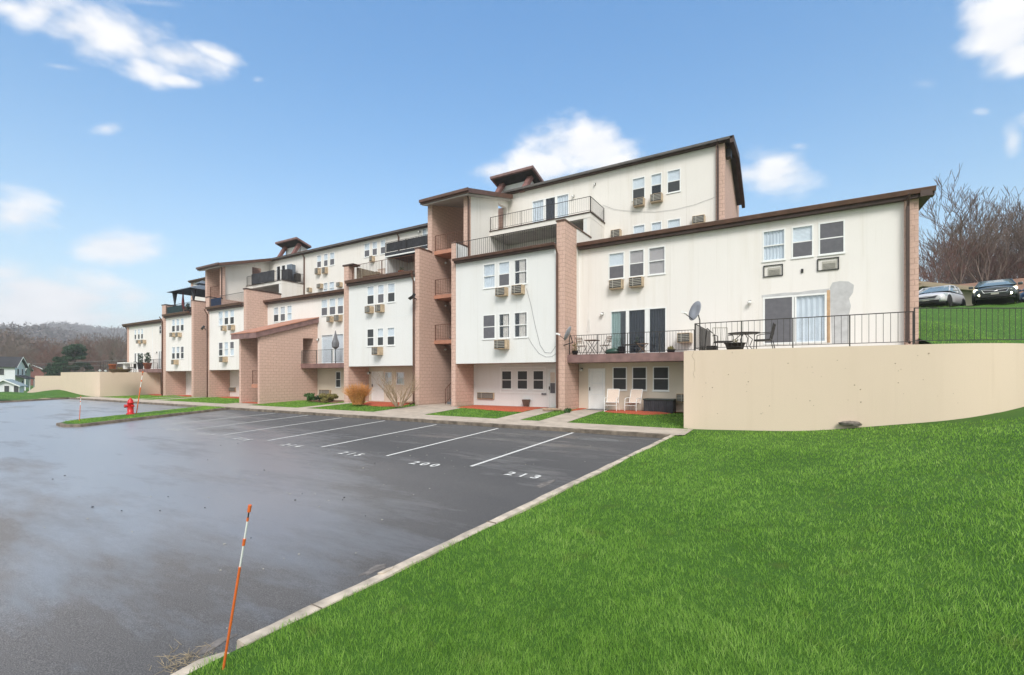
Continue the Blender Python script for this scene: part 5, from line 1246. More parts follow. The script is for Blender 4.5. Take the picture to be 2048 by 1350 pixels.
# ------------------------------------------------------------------ cars
def car(label, loc, heading, body, glassname, suv=False, lights=False, plate=True):
    """x forward in local space"""
    t = thing('parked_car', loc, label, 'car')
    T = Matrix.Translation(Vector(loc)) @ Matrix.Rotation(heading, 4, 'Z') @ Matrix.Scale(1.06, 4)
    # stations along the length: x, half width, sill z, belt z
    st = [(2.25, .60, .32, .62), (2.18, .78, .24, .74), (1.85, .88, .22, .84), (1.3, .91, .22, .93), (.75, .915, .22, 1.0), (-.5, .915, .22, 1.02), (-1.6, .905, .24, 1.05), (-2.1, .85, .28, 1.05), (-2.25, .72, .34, .95)]
    v = []; f = []
    for x, w, z0, z1 in st:
        ring = [(-w*.9, z0), (-w, z0+.14), (-w*1.0, (z0+z1)/2+.04), (-w*.955, z1-.06), (-w*.80, z1+.0), (-w*.4, z1+.045), (0, z1+.06), (w*.4, z1+.045), (w*.80, z1), (w*.955, z1-.06), (w, (z0+z1)/2+.04), (w, z0+.14), (w*.9, z0)]
        v += [(x, a, b) for a, b in ring]
    k = 13
    for i in range(len(st)-1):
        for j in range(k): jj = (j+1) % k; f.append((i*k+j, i*k+jj, (i+1)*k+jj, (i+1)*k+j))
    f.append(tuple(range(k-1, -1, -1))); f.append(tuple(range((len(st)-1)*k, len(st)*k)))
    m = MB(); m.v = v; m.f = f; o = m.xf(T).build('body', body, t, True); s = o.modifiers.new('s', 'SUBSURF'); s.levels = 2; s.render_levels = 2
    MB().box(-1.95, 2.12, -.80, .80, .17, .262).xf(T).build('underbody', M['black'], t)
    # glasshouse
    gh = [(1.25, .82, 1.0, .84, 1.0), (.35, .84, 1.0, .64, 1.43), (-.35, .84, 1.02, .66, 1.475), (-1.2, .83, 1.03, .64, 1.44), (-1.95, .80, 1.02, .72, 1.08)]
    m = MB(); k = 6
    for x, w, zb, wt, ztp in gh: m.v += [(x, -w, zb), (x, -wt, ztp), (x, -wt*.5, ztp+.03), (x, wt*.5, ztp+.03), (x, wt, ztp), (x, w, zb)]
    for i in range(len(gh)-1):
        for j in range(k-1): m.f.append((i*k+j, i*k+j+1, (i+1)*k+j+1, (i+1)*k+j))
    m.xf(T).build('glasshouse', M['carglass'], t, True)
    m = MB()
    for s_ in (-1, 1):
        m.path([(1.22, s_*.84, 1.0), (.36, s_*.66, 1.44), (-.35, s_*.68, 1.49), (-1.2, s_*.66, 1.455), (-1.95, s_*.74, 1.08)], .035, 6)
        m.path([(-.38, s_*.85, 1.02), (-.40, s_*.675, 1.48)], .04, 6)
        m.path([(-1.3, s_*.84, 1.03), (-1.22, s_*.66, 1.45)], .045, 6)
    m.xf(T).build('roof_pillars', body, t)
    m = MB(); m.hexa([(.35, -.66, 1.44), (.35, .66, 1.44), (-1.2, .66, 1.455), (-1.2, -.66, 1.455), (.30, -.6, 1.49), (.30, .6, 1.49), (-1.15, .6, 1.51), (-1.15, -.6, 1.51)]); m.xf(T).build('roof', body, t, bevel=.03)
    for x in (1.38, -1.38):
        for s_ in (-1, 1):
            o = MB().lathe([(.22, -.11), (.325, -.10), (.335, -.05), (.335, .05), (.325, .10), (.22, .11)], (x, s_*.85, .335), 24, 'Y').xf(T).build('wheel', M['rubber'], t)
            MB().lathe([(.001, -.02), (.06, -.02), (.2, .0), (.22, .03)], (0, 0, 0), 16, 'Y').xf(T @ Matrix.Translation((x, s_*(.93), .335)) @ Matrix.Rotation(0 if s_ < 0 else math.pi, 4, 'Z')).build('rim', M['grey'], o)
            MB().lathe([(.001, 0), (.395, .0), (.40, .04)], (0, 0, 0), 24, 'Y').xf(T @ Matrix.Translation((x, s_*.912, .36)) @ Matrix.Rotation(0 if s_ < 0 else math.pi, 4, 'Z')).build('wheel_arch', M['black'], t)
    for s_ in (-1, 1):
        m = MB().hexa([(2.12, s_*.55, .60), (1.92, s_*.84, .62), (1.72, s_*.90, .66), (2.0, s_*.55, .64), (2.10, s_*.52, .74), (1.95, s_*.80, .78), (1.70, s_*.885, .80), (1.95, s_*.52, .80)])
        m.xf(T).build('headlight', M['lit'] if lights else M['lens'], t)
        MB().lathe([(.001, 0), (.07, 0), (.07, .03)], (0, 0, 0), 12, 'X').xf(T @ Matrix.Translation((2.19, s_*.62, .40))).build('fog_light', M['lit'] if lights else M['lens'], t)
        o = MB().box(.72, .92, s_*.92, s_*1.12, 1.0, 1.14).xf(T).build('mirror', body, t, bevel=.04)
    m = MB().hexa([(2.285, -.46, .50), (2.285, .46, .50), (2.2, .46, .50), (2.2, -.46, .50), (2.245, -.56, .66), (2.245, .56, .66), (2.12, .56, .66), (2.12, -.56, .66)]); m.xf(T).build('grille', M['black'], t)
    m = MB().path([(2.262, -.55, .67), (2.30, -.45, .49), (2.30, .45, .49), (2.262, .55, .67), (2.275, .1, .62), (2.285, 0, .58), (2.275, -.1, .62), (2.262, -.55, .67)], .016, 6); m.xf(T).build('grille_trim', M['chrome'], t)
    MB().hexa([(2.26, -.60, .25), (2.26, .60, .25), (2.1, .60, .25), (2.1, -.60, .25), (2.27, -.62, .40), (2.27, .62, .40), (2.1, .62, .40), (2.1, -.62, .40)]).xf(T).build('lower_intake', M['black'], t)
    if plate: MB().box(2.28, 2.30, -.16, .16, .38, .50).xf(T).build('number_plate', M['slat'], t)
    return t
M['silverpaint'] = simple('silver_car_paint', (.62, .62, .64), .3, .03, 2, .15); M['darkpaint'] = simple('dark_green_grey_paint', (.06, .072, .072), .24, .1, 2, .2)
M['chrome'] = simple('chrome', (.7, .7, .7), .15, .02, 2, 1); M['lens'] = simple('grey_lens', (.35, .40, .43), .12, .05, 4)
m_, nt_, b_ = newmat('car_glass'); b_.inputs['Base Color'].default_value = (.16, .21, .22, 1); b_.inputs['Roughness'].default_value = .06; b_.inputs['Specular IOR Level'].default_value = .9; M['carglass'] = m_
m_, nt_, b_ = newmat('lit_headlight'); b_.inputs['Emission Color'].default_value = (1, .93, .62, 1); b_.inputs['Emission Strength'].default_value = 5; M['lit'] = m_
p = at(1872, 600, y=42.2); c1 = car('silver hatchback parked on the road above the green slope', (p.x+.1, p.y, 6.2), math.atan2(-.90, -.43), M['silverpaint'], 0)
p = at(1990, 600, y=41.6); c2 = car('dark car with lit headlights parked right of the silver one', (p.x, p.y, 6.25), math.atan2(-.965, -.26), M['darkpaint'], 0, lights=True)
p = at(2090, 600, y=45.5); c3 = car('blue grey car mostly outside the right edge of the picture', (p.x, p.y, 6.4), math.atan2(-.9, -.4), simple('blue_car_paint', (.03, .06, .12), .3, .1, 3, .3), 0)
# ------------------------------------------------------------------ grass blades
def blades(name, n, dmin, dmax, az0, az1, fz, ok, hgt, wid, seed, label, origin=(0, 0), two=True, uni=None, mat='blade'):
    g = np.random.default_rng(seed)
    if uni: x = g.uniform(uni[0], uni[1], n); y = g.uniform(uni[2], uni[3], n); d = np.hypot(x-origin[0], y-origin[1])
    else:
        d = dmin*np.exp(g.random(n)*math.log(dmax/dmin)); az = g.uniform(R(az0), R(az1), n)
        x = origin[0]+d*np.sin(az); y = origin[1]+d*np.cos(az)
    k = ok(x, y); x, y, d = x[k], y[k], d[k]; n = len(x)
    z = np.array([fz(a, b) for a, b in zip(x.tolist(), y.tolist())])
    cl = .5+.5*np.sin(x*5.1+2*np.sin(y*3.3))*np.sin(y*4.7+1.7*np.sin(x*2.9))
    cl2 = .5+.5*np.sin(x*1.3+np.sin(y*.9))*np.sin(y*1.1+1.3)
    cl3 = .5+.5*np.sin(x*14.3+2.1*np.sin(y*9.1+x*3))*np.sin(y*11.7+1.7*np.sin(x*8.9)); cl4 = .5+.5*np.sin(x*31+3*np.sin(y*17))*np.sin(y*27+2*np.sin(x*21))
    h = hgt*(.40+.45*cl+.3*cl2+.45*cl3)*g.uniform(.5, 1.45, n); tone = np.clip(.28*cl3+.22*cl4+.16*cl+.12*cl2+g.normal(0, .22, n)+.06+.12*(g.random(n) > .93), 0, 1)
    w = wid*g.uniform(.7, 1.3, n)*np.clip(d/4.3, .8, 4.5)
    th = g.uniform(0, 2*math.pi, n); la = g.uniform(0, 2*math.pi, n)+0*th; lean = g.uniform(.15, .9, n)*h
    wx, wy = np.cos(th)*w/2, np.sin(th)*w/2; lx, ly = np.cos(la)*lean+.15*h*np.sin(x*2), np.sin(la)*lean
    z = z-.006
    P = [np.stack([x-wx, y-wy, z], 1), np.stack([x+wx, y+wy, z], 1)]
    if two:
        P += [np.stack([x+lx*.35+wx*.8, y+ly*.35+wy*.8, z+h*.6], 1), np.stack([x+lx*.35-wx*.8, y+ly*.35-wy*.8, z+h*.6], 1)]
    P.append(np.stack([x+lx, y+ly, z+h], 1)); m = len(P)
    V = np.stack(P, 1).reshape(-1, 3); b = np.arange(n)*m
    T = np.stack([b, b+1, b+2, b, b+2, b+3, b+3, b+2, b+4], 1) if two else np.stack([b, b+1, b+2], 1)
    T = T.reshape(-1, 3); nt = len(T)
    me = bpy.data.meshes.new(name); me.vertices.add(len(V)); me.vertices.foreach_set('co', V.ravel().astype(np.float32))
    me.loops.add(nt*3); me.loops.foreach_set('vertex_index', T.ravel().astype(np.int32)); me.polygons.add(nt)
    me.polygons.foreach_set('loop_start', (np.arange(nt)*3).astype(np.int32)); me.polygons.foreach_set('loop_total', np.full(nt, 3, np.int32))
    at_ = me.attributes.new('tone', 'FLOAT', 'POINT'); at_.data.foreach_set('value', np.repeat(tone, m).astype(np.float32))
    me.materials.append(M[mat]); me.update(calc_edges=True)
    o = bpy.data.objects.new(name, me); C.objects.link(o); o['kind'] = 'stuff'; o['label'] = label; return o
blades('grass', 520000, 1.5, 17, -75, 75, zlawn, lambda x, y: (x > (-3.39-.0573*(15-y))+.16+.03*np.sin(y*9)) & (y < 17.15) & (x < 30),   .047, .0036, 1, 'short dense lawn grass in the foreground')
def infront(x, y):
    k = (y > 17.05) & (y < 22.2) & (x < -3.25) & (x > -55.5)
    for a, b, c in ((-9.05, -7.7, 22.3), (-11.15, -9.88, 22.3), (-18.85, -15.25, 22.3), (-25.35, -24.35, 22.3), (-33.35, -30.5, 22.3), (-44.65, -43.35, 22), (-47.75, -46.85, 22.3)): k &= ~((x > a) & (x < b) & (y < c))
    for o in bpy.data.objects:
        if not o.name.startswith('mulch_bed'): continue
        P = [(v.co.x, v.co.y) for v in o.data.vertices][:int((len(o.data.vertices)-1)/5)]; c = np.zeros(len(x), bool)
        for (ax, ay), (bx, by) in zip(P, P[1:]+P[:1]): c ^= ((ay > y) != (by > y)) & (x < (bx-ax)*(y-ay)/((by-ay) or 1e-9)+ax)
        k &= ~c
    return k & ~((y > 20.5) & (((x > -19.3) & (x < -16)) | (x < -43) & (x > -46))) & ~((y > 17.8) & (x < -30.5) & (x > -33.3))
blades('grass', 95000, 1, 1, 0, 0, zf, infront, .05, .0035, 2, 'trimmed grass strips along the foot of the building', uni=(-55, -3.2, 17, 22.3), two=False)
def inisland(x, y):
    t = (y-7.8)/7.5; return (y > 7.75) & (y < 15.25) & (x < -27.55-2.2*t) & (x > -29.6-2.9*t)
blades('grass', 26000, 1, 1, 0, 0, lambda x, y: zl(x, y)+.13, inisland, .05, .0035, 3, 'grass on the traffic island', uni=(-33, -27, 7.5, 15.4), two=False)
blades('grass', 60000, 14, 60, 8, 50, zhill, lambda x, y: (y > np.interp(x, HP[0], HP[1])+.3) & (x > 3.95) & (y < 40) , .06, .003, 4, 'rougher grass on the slope behind the iron fence', two=False)
blades('grass', 30000, 1, 1, 0, 0, lambda x, y: -.27, lambda x, y: (y < 15.1) & (x < -57.3), .06, .003, 5, 'grass verge beyond the far end of the lot', uni=(-95, -57, -6, 15.2), two=False)
# ------------------------------------------------------------------ trees
def segmesh(name, S, mat, sides=4):
    """tapered twigs from a list of (p0, p1, r0, r1)"""
    A = np.array([s[0] for s in S]); Bq = np.array([s[1] for s in S]); ra = np.array([s[2] for s in S])[:, None]; rb = np.array([s[3] for s in S])[:, None]
    d = Bq-A; d /= np.maximum(np.linalg.norm(d, axis=1, keepdims=True), 1e-6)
    ref = np.where(np.abs(d[:, 2:3]) > .9, np.array([[1., 0, 0]]), np.array([[0, 0, 1.]])); u = np.cross(d, ref); u /= np.linalg.norm(u, axis=1, keepdims=True); w = np.cross(d, u)
    V = []
    for base, r in ((A, ra), (Bq, rb)):
        for k in range(sides): t = 2*math.pi*k/sides; V.append(base+u*math.cos(t)*r+w*math.sin(t)*r)
    V = np.stack(V, 1).reshape(-1, 3); n = len(S); b = np.arange(n)*2*sides; Q = []
    for k in range(sides): j = (k+1) % sides; Q.append(np.stack([b+k, b+j, b+sides+j, b+sides+k], 1))
    Q = np.stack(Q, 1).reshape(-1, 4); nq = len(Q)
    me = bpy.data.meshes.new(name); me.vertices.add(len(V)); me.vertices.foreach_set('co', V.ravel().astype(np.float32)); me.loops.add(nq*4)
    me.loops.foreach_set('vertex_index', Q.ravel().astype(np.int32)); me.polygons.add(nq); me.polygons.foreach_set('loop_start', (np.arange(nq)*4).astype(np.int32)); me.polygons.foreach_set('loop_total', np.full(nq, 4, np.int32))
    me.materials.append(mat); me.update(calc_edges=True); return me
def gentree(seed, H=20, spread=.42, levels=5, lean=.05, fork=.3):
    r_ = random.Random(seed); T = []; K = []
    def grow(p, d, ln, r, lv, out):
        n = 3 if lv < 2 else 2; q = p
        for i in range(n):
            d2 = (d+Vector((r_.uniform(-1, 1), r_.uniform(-1, 1), r_.uniform(-.3, .7)))*.14).normalized(); e = q+d2*ln/n; r2 = r*(.86 if lv else .9)
            out.append((tuple(q), tuple(e), r, r2)); q, d, r = e, d2, r2
            if lv >= levels: continue
            if lv >= 1 or i >= 1:
                for _ in range(1 if (lv < 2 or r_.random() < .6) else 0):
                    a = Vector((r_.uniform(-1, 1), r_.uniform(-1, 1), r_.uniform(-.1, .8))).normalized(); nd = (d*(1-spread)+a*spread*1.3+Vector((0, 0, .12))).normalized()
                    grow(q, nd, ln*r_.uniform(.5, .75), r*.55, lv+1, K)
        if lv < levels:
            for s in range(2 if lv < 4 else 2):
                a = Vector((r_.uniform(-1, 1), r_.uniform(-1, 1), .3)).normalized(); nd = (d*(1-fork)+a*fork*1.3).normalized(); grow(q, nd, ln*r_.uniform(.62, .8), r*.72, lv+1, K)
    grow(Vector((0, 0, 0)), Vector((r_.uniform(-lean, lean), r_.uniform(-lean, lean), 1)).normalized(), H*.36, H*.0125, 0, T)
    return T, [k for k in K if True]
protos = []
for i, (sd, sp) in enumerate(((11, .42), (23, .36), (37, .48), (41, .40), (59, .5))):
    T, K = gentree(sd, 20, sp, 5)
    protos.append((segmesh('trunk', T, M['bark'], 7), segmesh('crown', [(a, b, max(c, .026), max(d, .02)) for a, b, c, d in K], M['twig'], 3)))
redcrown = [segmesh('crown', [(a, b, max(c, .028), max(d, .026)) for a, b, c, d in gentree(sd, 17, .46, 5)[1]], M['twigred'], 3) for sd in (71, 83)]
redtrunk = [segmesh('trunk', gentree(sd, 17, .46, 5)[0], M['bark'], 7) for sd in (71, 83)]
def tree(x, y, z, s, kind, label, group, r_=random.Random(5)):
    t = thing('bare_tree', (x, y, z), label, 'tree', group); t.rotation_euler = (0, 0, r_.uniform(0, 6.28)); t.scale = (s*r_.uniform(.85, 1.1),)*2+(s,)
    tm, cm = (protos[kind % 5] if kind >= 0 else (redtrunk[kind % 2], redcrown[kind % 2]))
    for nm, me in (('trunk', tm), ('crown', cm)):
        o = bpy.data.objects.new(nm, me); C.objects.link(o); o.parent = t
    return t
rt = random.Random(99); k = 0
for row, (d, n) in enumerate(((60, 14), (72, 15), (86, 15), (100, 12))):
    for i in range(n):
        px = 1862+ (i+rt.uniform(.1, .9))*(470/n); r = (px-PCX)/FOC; dx, dy = -SN+r*CS, CS+r*SN; dd = d*rt.uniform(.93, 1.07)/1.12
        red = (row < 2 and rt.random() < .22)
        tree(dd*dx, dd*dy, 6.3+row*.6, rt.uniform(.72, .96)*(.80 if red else .85)*(1.0+.06*row), -1-(k % 2) if red else k,
             'red budded bare tree among the grey trees on the ridge' if red else 'tall bare grey tree in the wood behind the houses', 'red budded trees on the ridge' if red else 'bare grey trees on the ridge'); k += 1
o = grid('woodland_floor', -5, 150, 60, 170, 10, lambda x, y: 6.2+.01*(y-60), simple('brown_leaf_floor', (.10, .065, .045), .95, .3, 1))
# mid-distance trees on the left
for i in range(62):
    px = rt.uniform(-60, 262); r = (px-PCX)/FOC; dx, dy = -SN+r*CS, CS+r*SN; d = rt.uniform(125, 250)
    red = rt.random() < .38
    tree(d*dx, d*dy, -1.5, rt.uniform(.55, .85), -1-(i % 2) if red else i, 'small red budded tree in the valley beyond the left walls' if red else 'small bare tree in the valley beyond the left walls', 'red budded valley trees' if red else 'bare valley trees')
# evergreen pine in the valley
def leafcloud(name, centres, n, size, mat, seed, squash=.55):
    g = np.random.default_rng(seed); c = np.array([q[:3] for q in centres]); rr = np.array([q[3] for q in centres]); i = g.integers(0, len(c), n)
    d = g.normal(size=(n, 3)); d /= np.linalg.norm(d, axis=1, keepdims=True); rad = g.random(n)**.45
    P = c[i]+d*(rad*rr[i])[:, None]*np.array([[1, 1, squash]])
    a = g.normal(size=(n, 3)); a /= np.linalg.norm(a, axis=1, keepdims=True); b = np.cross(a, g.normal(size=(n, 3))); b /= np.linalg.norm(b, axis=1, keepdims=True)
    s = size*g.uniform(.5, 1.3, n)[:, None]; V = np.stack([P-a*s, P+b*s*.45, P+a*s, P-b*s*.45], 1).reshape(-1, 3)
    Q = (np.arange(n)*4)[:, None]+np.arange(4)[None]; me = bpy.data.meshes.new(name); me.vertices.add(4*n); me.vertices.foreach_set('co', V.ravel().astype(np.float32)); me.loops.add(4*n)
    me.loops.foreach_set('vertex_index', Q.ravel().astype(np.int32)); me.polygons.add(n); me.polygons.foreach_set('loop_start', (np.arange(n)*4).astype(np.int32)); me.polygons.foreach_set('loop_total', np.full(n, 4, np.int32))
    me.materials.append(mat); me.update(calc_edges=True); return me
M['pine'] = simple('pine_needles', (.035, .075, .038), .8, .45, .6)
def pine(px, d, H, W, label, seed):
    r = (px-PCX)/FOC; dx, dy = -SN+r*CS, CS+r*SN; r_ = random.Random(seed); t = thing('pine_tree', (d*dx, d*dy, -1.5), label, 'tree')
    cs = []
    for k in range(46):
        h = r_.uniform(.12, 1); rad = W*(1-h**2.2)*.62+W*.14; a = r_.uniform(0, 6.28); q = r_.uniform(.3, 1)*rad; cs.append((math.cos(a)*q, math.sin(a)*q, H*h*.92, W*r_.uniform(.13, .24)))
    me = leafcloud('crown', cs, 26000, .22, M['pine'], seed); o = bpy.data.objects.new('crown', me); C.objects.link(o); o.parent = t
    S = [((0, 0, 0), (0, 0, H*.9), .35, .06)]+[((0, 0, c[2]*.9), c[:3], .09, .03) for c in cs]; o = bpy.data.objects.new('trunk', segmesh('trunk', S, M['bark'], 6)); C.objects.link(o); o.parent = t
pine(150, 118, 12.2, 5.6, 'broad dark green pine rising behind the left sand wall', 4); pine(118, 112, 8.2, 3.6, 'smaller dark pine left of the broad one', 5); pine(103, 128, 7.5, 3, 'low dark evergreen at the left edge of the pine group', 6)
# shrubs in front of the building
def twigbush(name, c, n, H, W, mat, label, seed, kinds=3, base_r=.012, up=.6, cat='shrub'):
    r_ = random.Random(seed); S = []
    def g(p, d, ln, r, lv):
        q = p
        for i in range(3):
            d = (d+Vector((r_.uniform(-1, 1), r_.uniform(-1, 1), r_.uniform(-.4, .6)))*.16).normalized(); e = q+d*ln/3; S.append((tuple(q), tuple(e), r, r*.85)); q = e; r *= .85
            if lv < kinds and (i or r_.random() < .5): g(q, (d+Vector((r_.uniform(-1, 1), r_.uniform(-1, 1), r_.uniform(-.2, .6)))*.7).normalized(), ln*.62, r*.7, lv+1)
    for _ in range(n):
        a = r_.uniform(0, 6.28); k = r_.uniform(.1, 1); g(Vector((math.cos(a)*.08*W, math.sin(a)*.08*W, 0)), Vector((math.cos(a)*k*W/H, math.sin(a)*k*W/H, up+.4)).normalized(), H*r_.uniform(.5, .72), base_r, 0)
    t = thing(name, c, label, cat); o = bpy.data.objects.new('branches', segmesh('branches', S, mat, 4)); C.objects.link(o); o.parent = t; return t
p = at(798, 812, z=.03); twigbush('bare_shrub', (p.x, p.y, .0), 20, 1.55, 1.9, simple('tan_twigs', (.36, .27, .18), .9, .3, 9), 'leafless tan shrub in front of the ground floor window', 3, 4, .034)
# orange ornamental grass clump
p = at(716, 808, z=.02); g = np.random.default_rng(8); n = 620; t = thing('ornamental_grass', (p.x, p.y, 0), 'orange ornamental grass clump at the foot of the pink pillar', 'ornamental grass'); S = []
for _ in range(n):
    a = g.uniform(0, 6.28); k = g.uniform(0, .95)**.8; h = g.uniform(.85, 1.42)*(1-.22*k); o0 = np.array([math.cos(a)*.35*g.random(), math.sin(a)*.35*g.random(), 0]); dv = np.array([math.cos(a)*k*.75, math.sin(a)*k*.75, h])
    m1 = o0+dv*np.array([.42, .42, .62]); e = o0+dv+np.array([g.normal(0, .05), g.normal(0, .05), 0]); S += [(o0, m1, .010, .011), (m1, e, .011, .003)]
o = bpy.data.objects.new('stems', segmesh('stems', S, simple('orange_straw', (.66, .31, .10), .9, .55, 22), 3)); C.objects.link(o); o.parent = t
def shrub(px, py, W, H, mat, label, seed, n=1500, z=.03):
    p = at(px, py, z=z); r_ = random.Random(seed); t = thing('shrub', (p.x, p.y, z-.03), label, 'shrub'); cs = [(r_.uniform(-1, 1)*W*.6, r_.uniform(-1, 1)*W*.4, H*r_.uniform(.12, .6), W*r_.uniform(.28, .5)) for _ in range(13)]
    o = bpy.data.objects.new('foliage', leafcloud('foliage', cs, n, .05, M[mat], seed, .8)); C.objects.link(o); o.parent = t
    o = bpy.data.objects.new('stem', segmesh('stem', [((0, 0, 0), c[:3], .015, .008) for c in cs], M['bark'], 4)); C.objects.link(o); o.parent = t
shrub(621, 801, .45, .75, 'leaf', 'small rounded green shrub beside the tall pink wall', 1); shrub(638, 801, .4, .6, 'leafdark', 'dark little shrub right of the rounded green one', 2); shrub(651, 802, .5, .7, 'leafdry', 'straggly yellow green shrub left of the hose reel', 3); shrub(665, 801, .45, .65, 'leafdry', 'yellowing shrub in front of the wall air conditioner', 4)
shrub(1136, 823, .18, .25, 'leaf', 'tuft of weeds at the foot of the pink pillar', 5, 260)
# ------------------------------------------------------------------ houses
def house(name, c, rz, w, d, h, rh, wallm, roofm, label, wins=(), ov=.5, parts=()):
    t = thing(name, c, label, 'house'); T = Matrix.Translation(Vector(c)) @ Matrix.Rotation(rz, 4, 'Z')
    m = MB().box(-w/2, w/2, -d/2, d/2, 0, h); m.prism([(-w/2, -d/2, h), (w/2, -d/2, h), (0, -d/2, h+rh)], (0, d, 0)); m.xf(T).build('wall', wallm, t)
    for s in (-1, 1):
        k = rh/(w/2); m = MB().prism([(0, -d/2-ov, h+rh+.03), (s*(w/2+ov), -d/2-ov, h-k*ov+.03), (s*(w/2+ov), -d/2-ov, h-k*ov+.18), (0, -d/2-ov, h+rh+.20)], (0, d+2*ov, 0)); r = m.xf(T).build('roof', roofm, t)
        MB().prism([(0, -d/2-ov-.04, h+rh+.0), (s*(w/2+ov), -d/2-ov-.04, h-k*ov-.0), (s*(w/2+ov), -d/2-ov-.04, h-k*ov+.2), (0, -d/2-ov-.04, h+rh+.24)], (0, .035, 0)).xf(T).build('bargeboard', roofm if name == 'ridge_house' else M['white'], t)
    for (x, z, ww, hh, side) in wins:
        m = MB(); g = MB()
        if side == 'f': m.box(x-ww/2-.08, x+ww/2+.08, -d/2-.05, -d/2-.002, z-.08, z+hh+.08); g.box(x-ww/2, x+ww/2, -d/2-.07, -d/2-.051, z, z+hh)
        else: s = 1 if side == 'r' else -1; m.box(s*(w/2+.002), s*(w/2+.05), x-ww/2-.08, x+ww/2+.08, z-.08, z+hh+.08); g.box(s*(w/2+.051), s*(w/2+.07), x-ww/2, x+ww/2, z, z+hh)
        o = m.xf(T).build('window', M['white'], t); g.xf(T).build('pane', M['screen2'], o)
    return t
sid = simple('white_siding', (.70, .72, .75), .7, .05, 1); shin = simple('dark_shingle', (.035, .035, .042), .9, .2, 1)
def far(px, d, z=-1.5): r = (px-PCX)/FOC; return (d*(-SN+r*CS), d*(CS+r*SN), z)
hc = far(-18, 100); wh = house('white_house', hc, R(151), 5.2, 9, 5.4, 1.9, sid, shin, 'white two storey house with dark gabled roof at the left edge', [(-1.2, 3.5, .7, 1.3, 'f'), (1.1, 3.5, .7, 1.3, 'f'), (-1.2, .8, .7, 1.3, 'f'), (1.1, .6, .8, 1.6, 'f'), (-2.5, 3.5, .7, 1.3, 'l'), (1.5, 3.5, .7, 1.3, 'l'), (-2.5, 3.5, .7, 1.3, 'r'), (1.5, 3.5, .7, 1.3, 'r')])
T = Matrix.Translation(Vector(hc)) @ Matrix.Rotation(R(151), 4, 'Z'); MB().hexa([(-2.6, -6.2, 2.6), (2.6, -6.2, 2.6), (2.6, -4.5, 3.3), (-2.6, -4.5, 3.3), (-2.6, -6.2, 2.75), (2.6, -6.2, 2.75), (2.6, -4.5, 3.45), (-2.6, -4.5, 3.45)]).xf(T).build('porch_roof', shin, wh)
for s in (-2.4, 0, 2.4): MB().box(s-.08, s+.08, -6.1, -5.95, 0, 2.6).xf(T).build('porch_post', M['white'], wh)
house('green_house', far(37, 130), R(150), 4.4, 3.5, 5.0, 1.7, simple('pale_green_siding', (.33, .42, .36), .8, .06, 1), simple('green_grey_roof', (.2, .25, .22), .9, .1, 1), 'pale green house partly hidden behind the white one', [(-1, 4, .8, 1.3, 'f'), (1.2, 1.2, .8, 1.3, 'f')])
house('garage', far(16, 84), R(62), 3.2, 3, 1.55, .9, sid, simple('blue_grey_roof', (.28, .34, .36), .8, .1, 1), 'small white garage with grey roof below the white house', [(-1.2, .3, .8, 1.4, 'f'), (0.3, .3, .6, 1.2, 'f'), (1.5, .3, .6, 1.2, 'f')])
house('red_brick_house', far(76, 165), R(60), 9, 8, 4.6, 2.4, simple('red_brick_far', (.22, .09, .075), .9, .1, 1), shin, 'distant dull red house between the valley trees', [(-2, 1.5, 1, 1.4, 'f'), (2, 1.5, 1, 1.4, 'f')])
for px, d, l in ((200, 120, 'distant white cupola roof just above the left sand wall'), (211, 128, 'second smaller white roof right of the cupola roof')):
    c = far(px, d); t = thing('pavilion', c, l, 'pavilion'); MB().lathe([(1.6, 0), (1.6, 2.4)], c, 8).build('wall', sid, t); MB().lathe([(2.2, 2.4), (1.1, 3.3), (.25, 4.0), (.02, 4.05)], c, 8).build('roof', M['whitep'], t); MB().lathe([(.05, 4.0), (.05, 4.4), (.3, 4.6), (.3, 4.8), (.02, 5.0)], c, 8).build('finial', M['whitep'], t)
# power lines
m = MB(); a, b = Vector(far(-30, 140)), Vector(far(330, 95)); 
for dz, sg in ((7.2, .6), (6.4, .8)):
    pts = [a.lerp(b, k/14)+Vector((0, 0, dz-sg*4*(k/14)*(1-k/14))) for k in range(15)]; m.path(pts, .035, 4)
tag(m.build('power_line', M['grey']), 'pair of power lines sagging across the valley', 'power line')
# houses behind the cars on the ridge
tan = simple('tan_siding', (.50, .42, .33), .85, .08, 1); tanroof = simple('tan_fascia', (.36, .29, .20), .8, .1, 1); brownroof = simple('brown_shingle', (.24, .135, .09), .9, .2, 2)
c = at(1850, 600, y=58); house('ridge_house', (c.x, 58, 6.3), R(-12), 9, 8, 2.15, 1.1, tan, tanroof, 'low tan house with shallow pale roof behind the silver car', [(-2.2, .8, 1.2, 1.1, 'f'), (1.4, .6, 1, 1.3, 'f')], .9)
c = at(1815, 600, y=66); house('ridge_house', (c.x, 66, 6.6), R(-12), 10, 8, 3.4, 1.3, tan, tanroof, 'second tan house whose roof edge shows just right of the brick end wall', [(2, 1.5, 1.1, 1.1, 'f')], .9)
c = at(2050, 600, y=60); house('ridge_house', (c.x+3.5, 60, 6.3), R(78), 8, 17, 2.3, 1.9, simple('pale_blue_siding', (.55, .60, .64), .8, .05, 1), brownroof, 'long low house with a brown shingle roof behind the dark car', [(-3, .8, 1.2, 1.1, 'l')], .6)
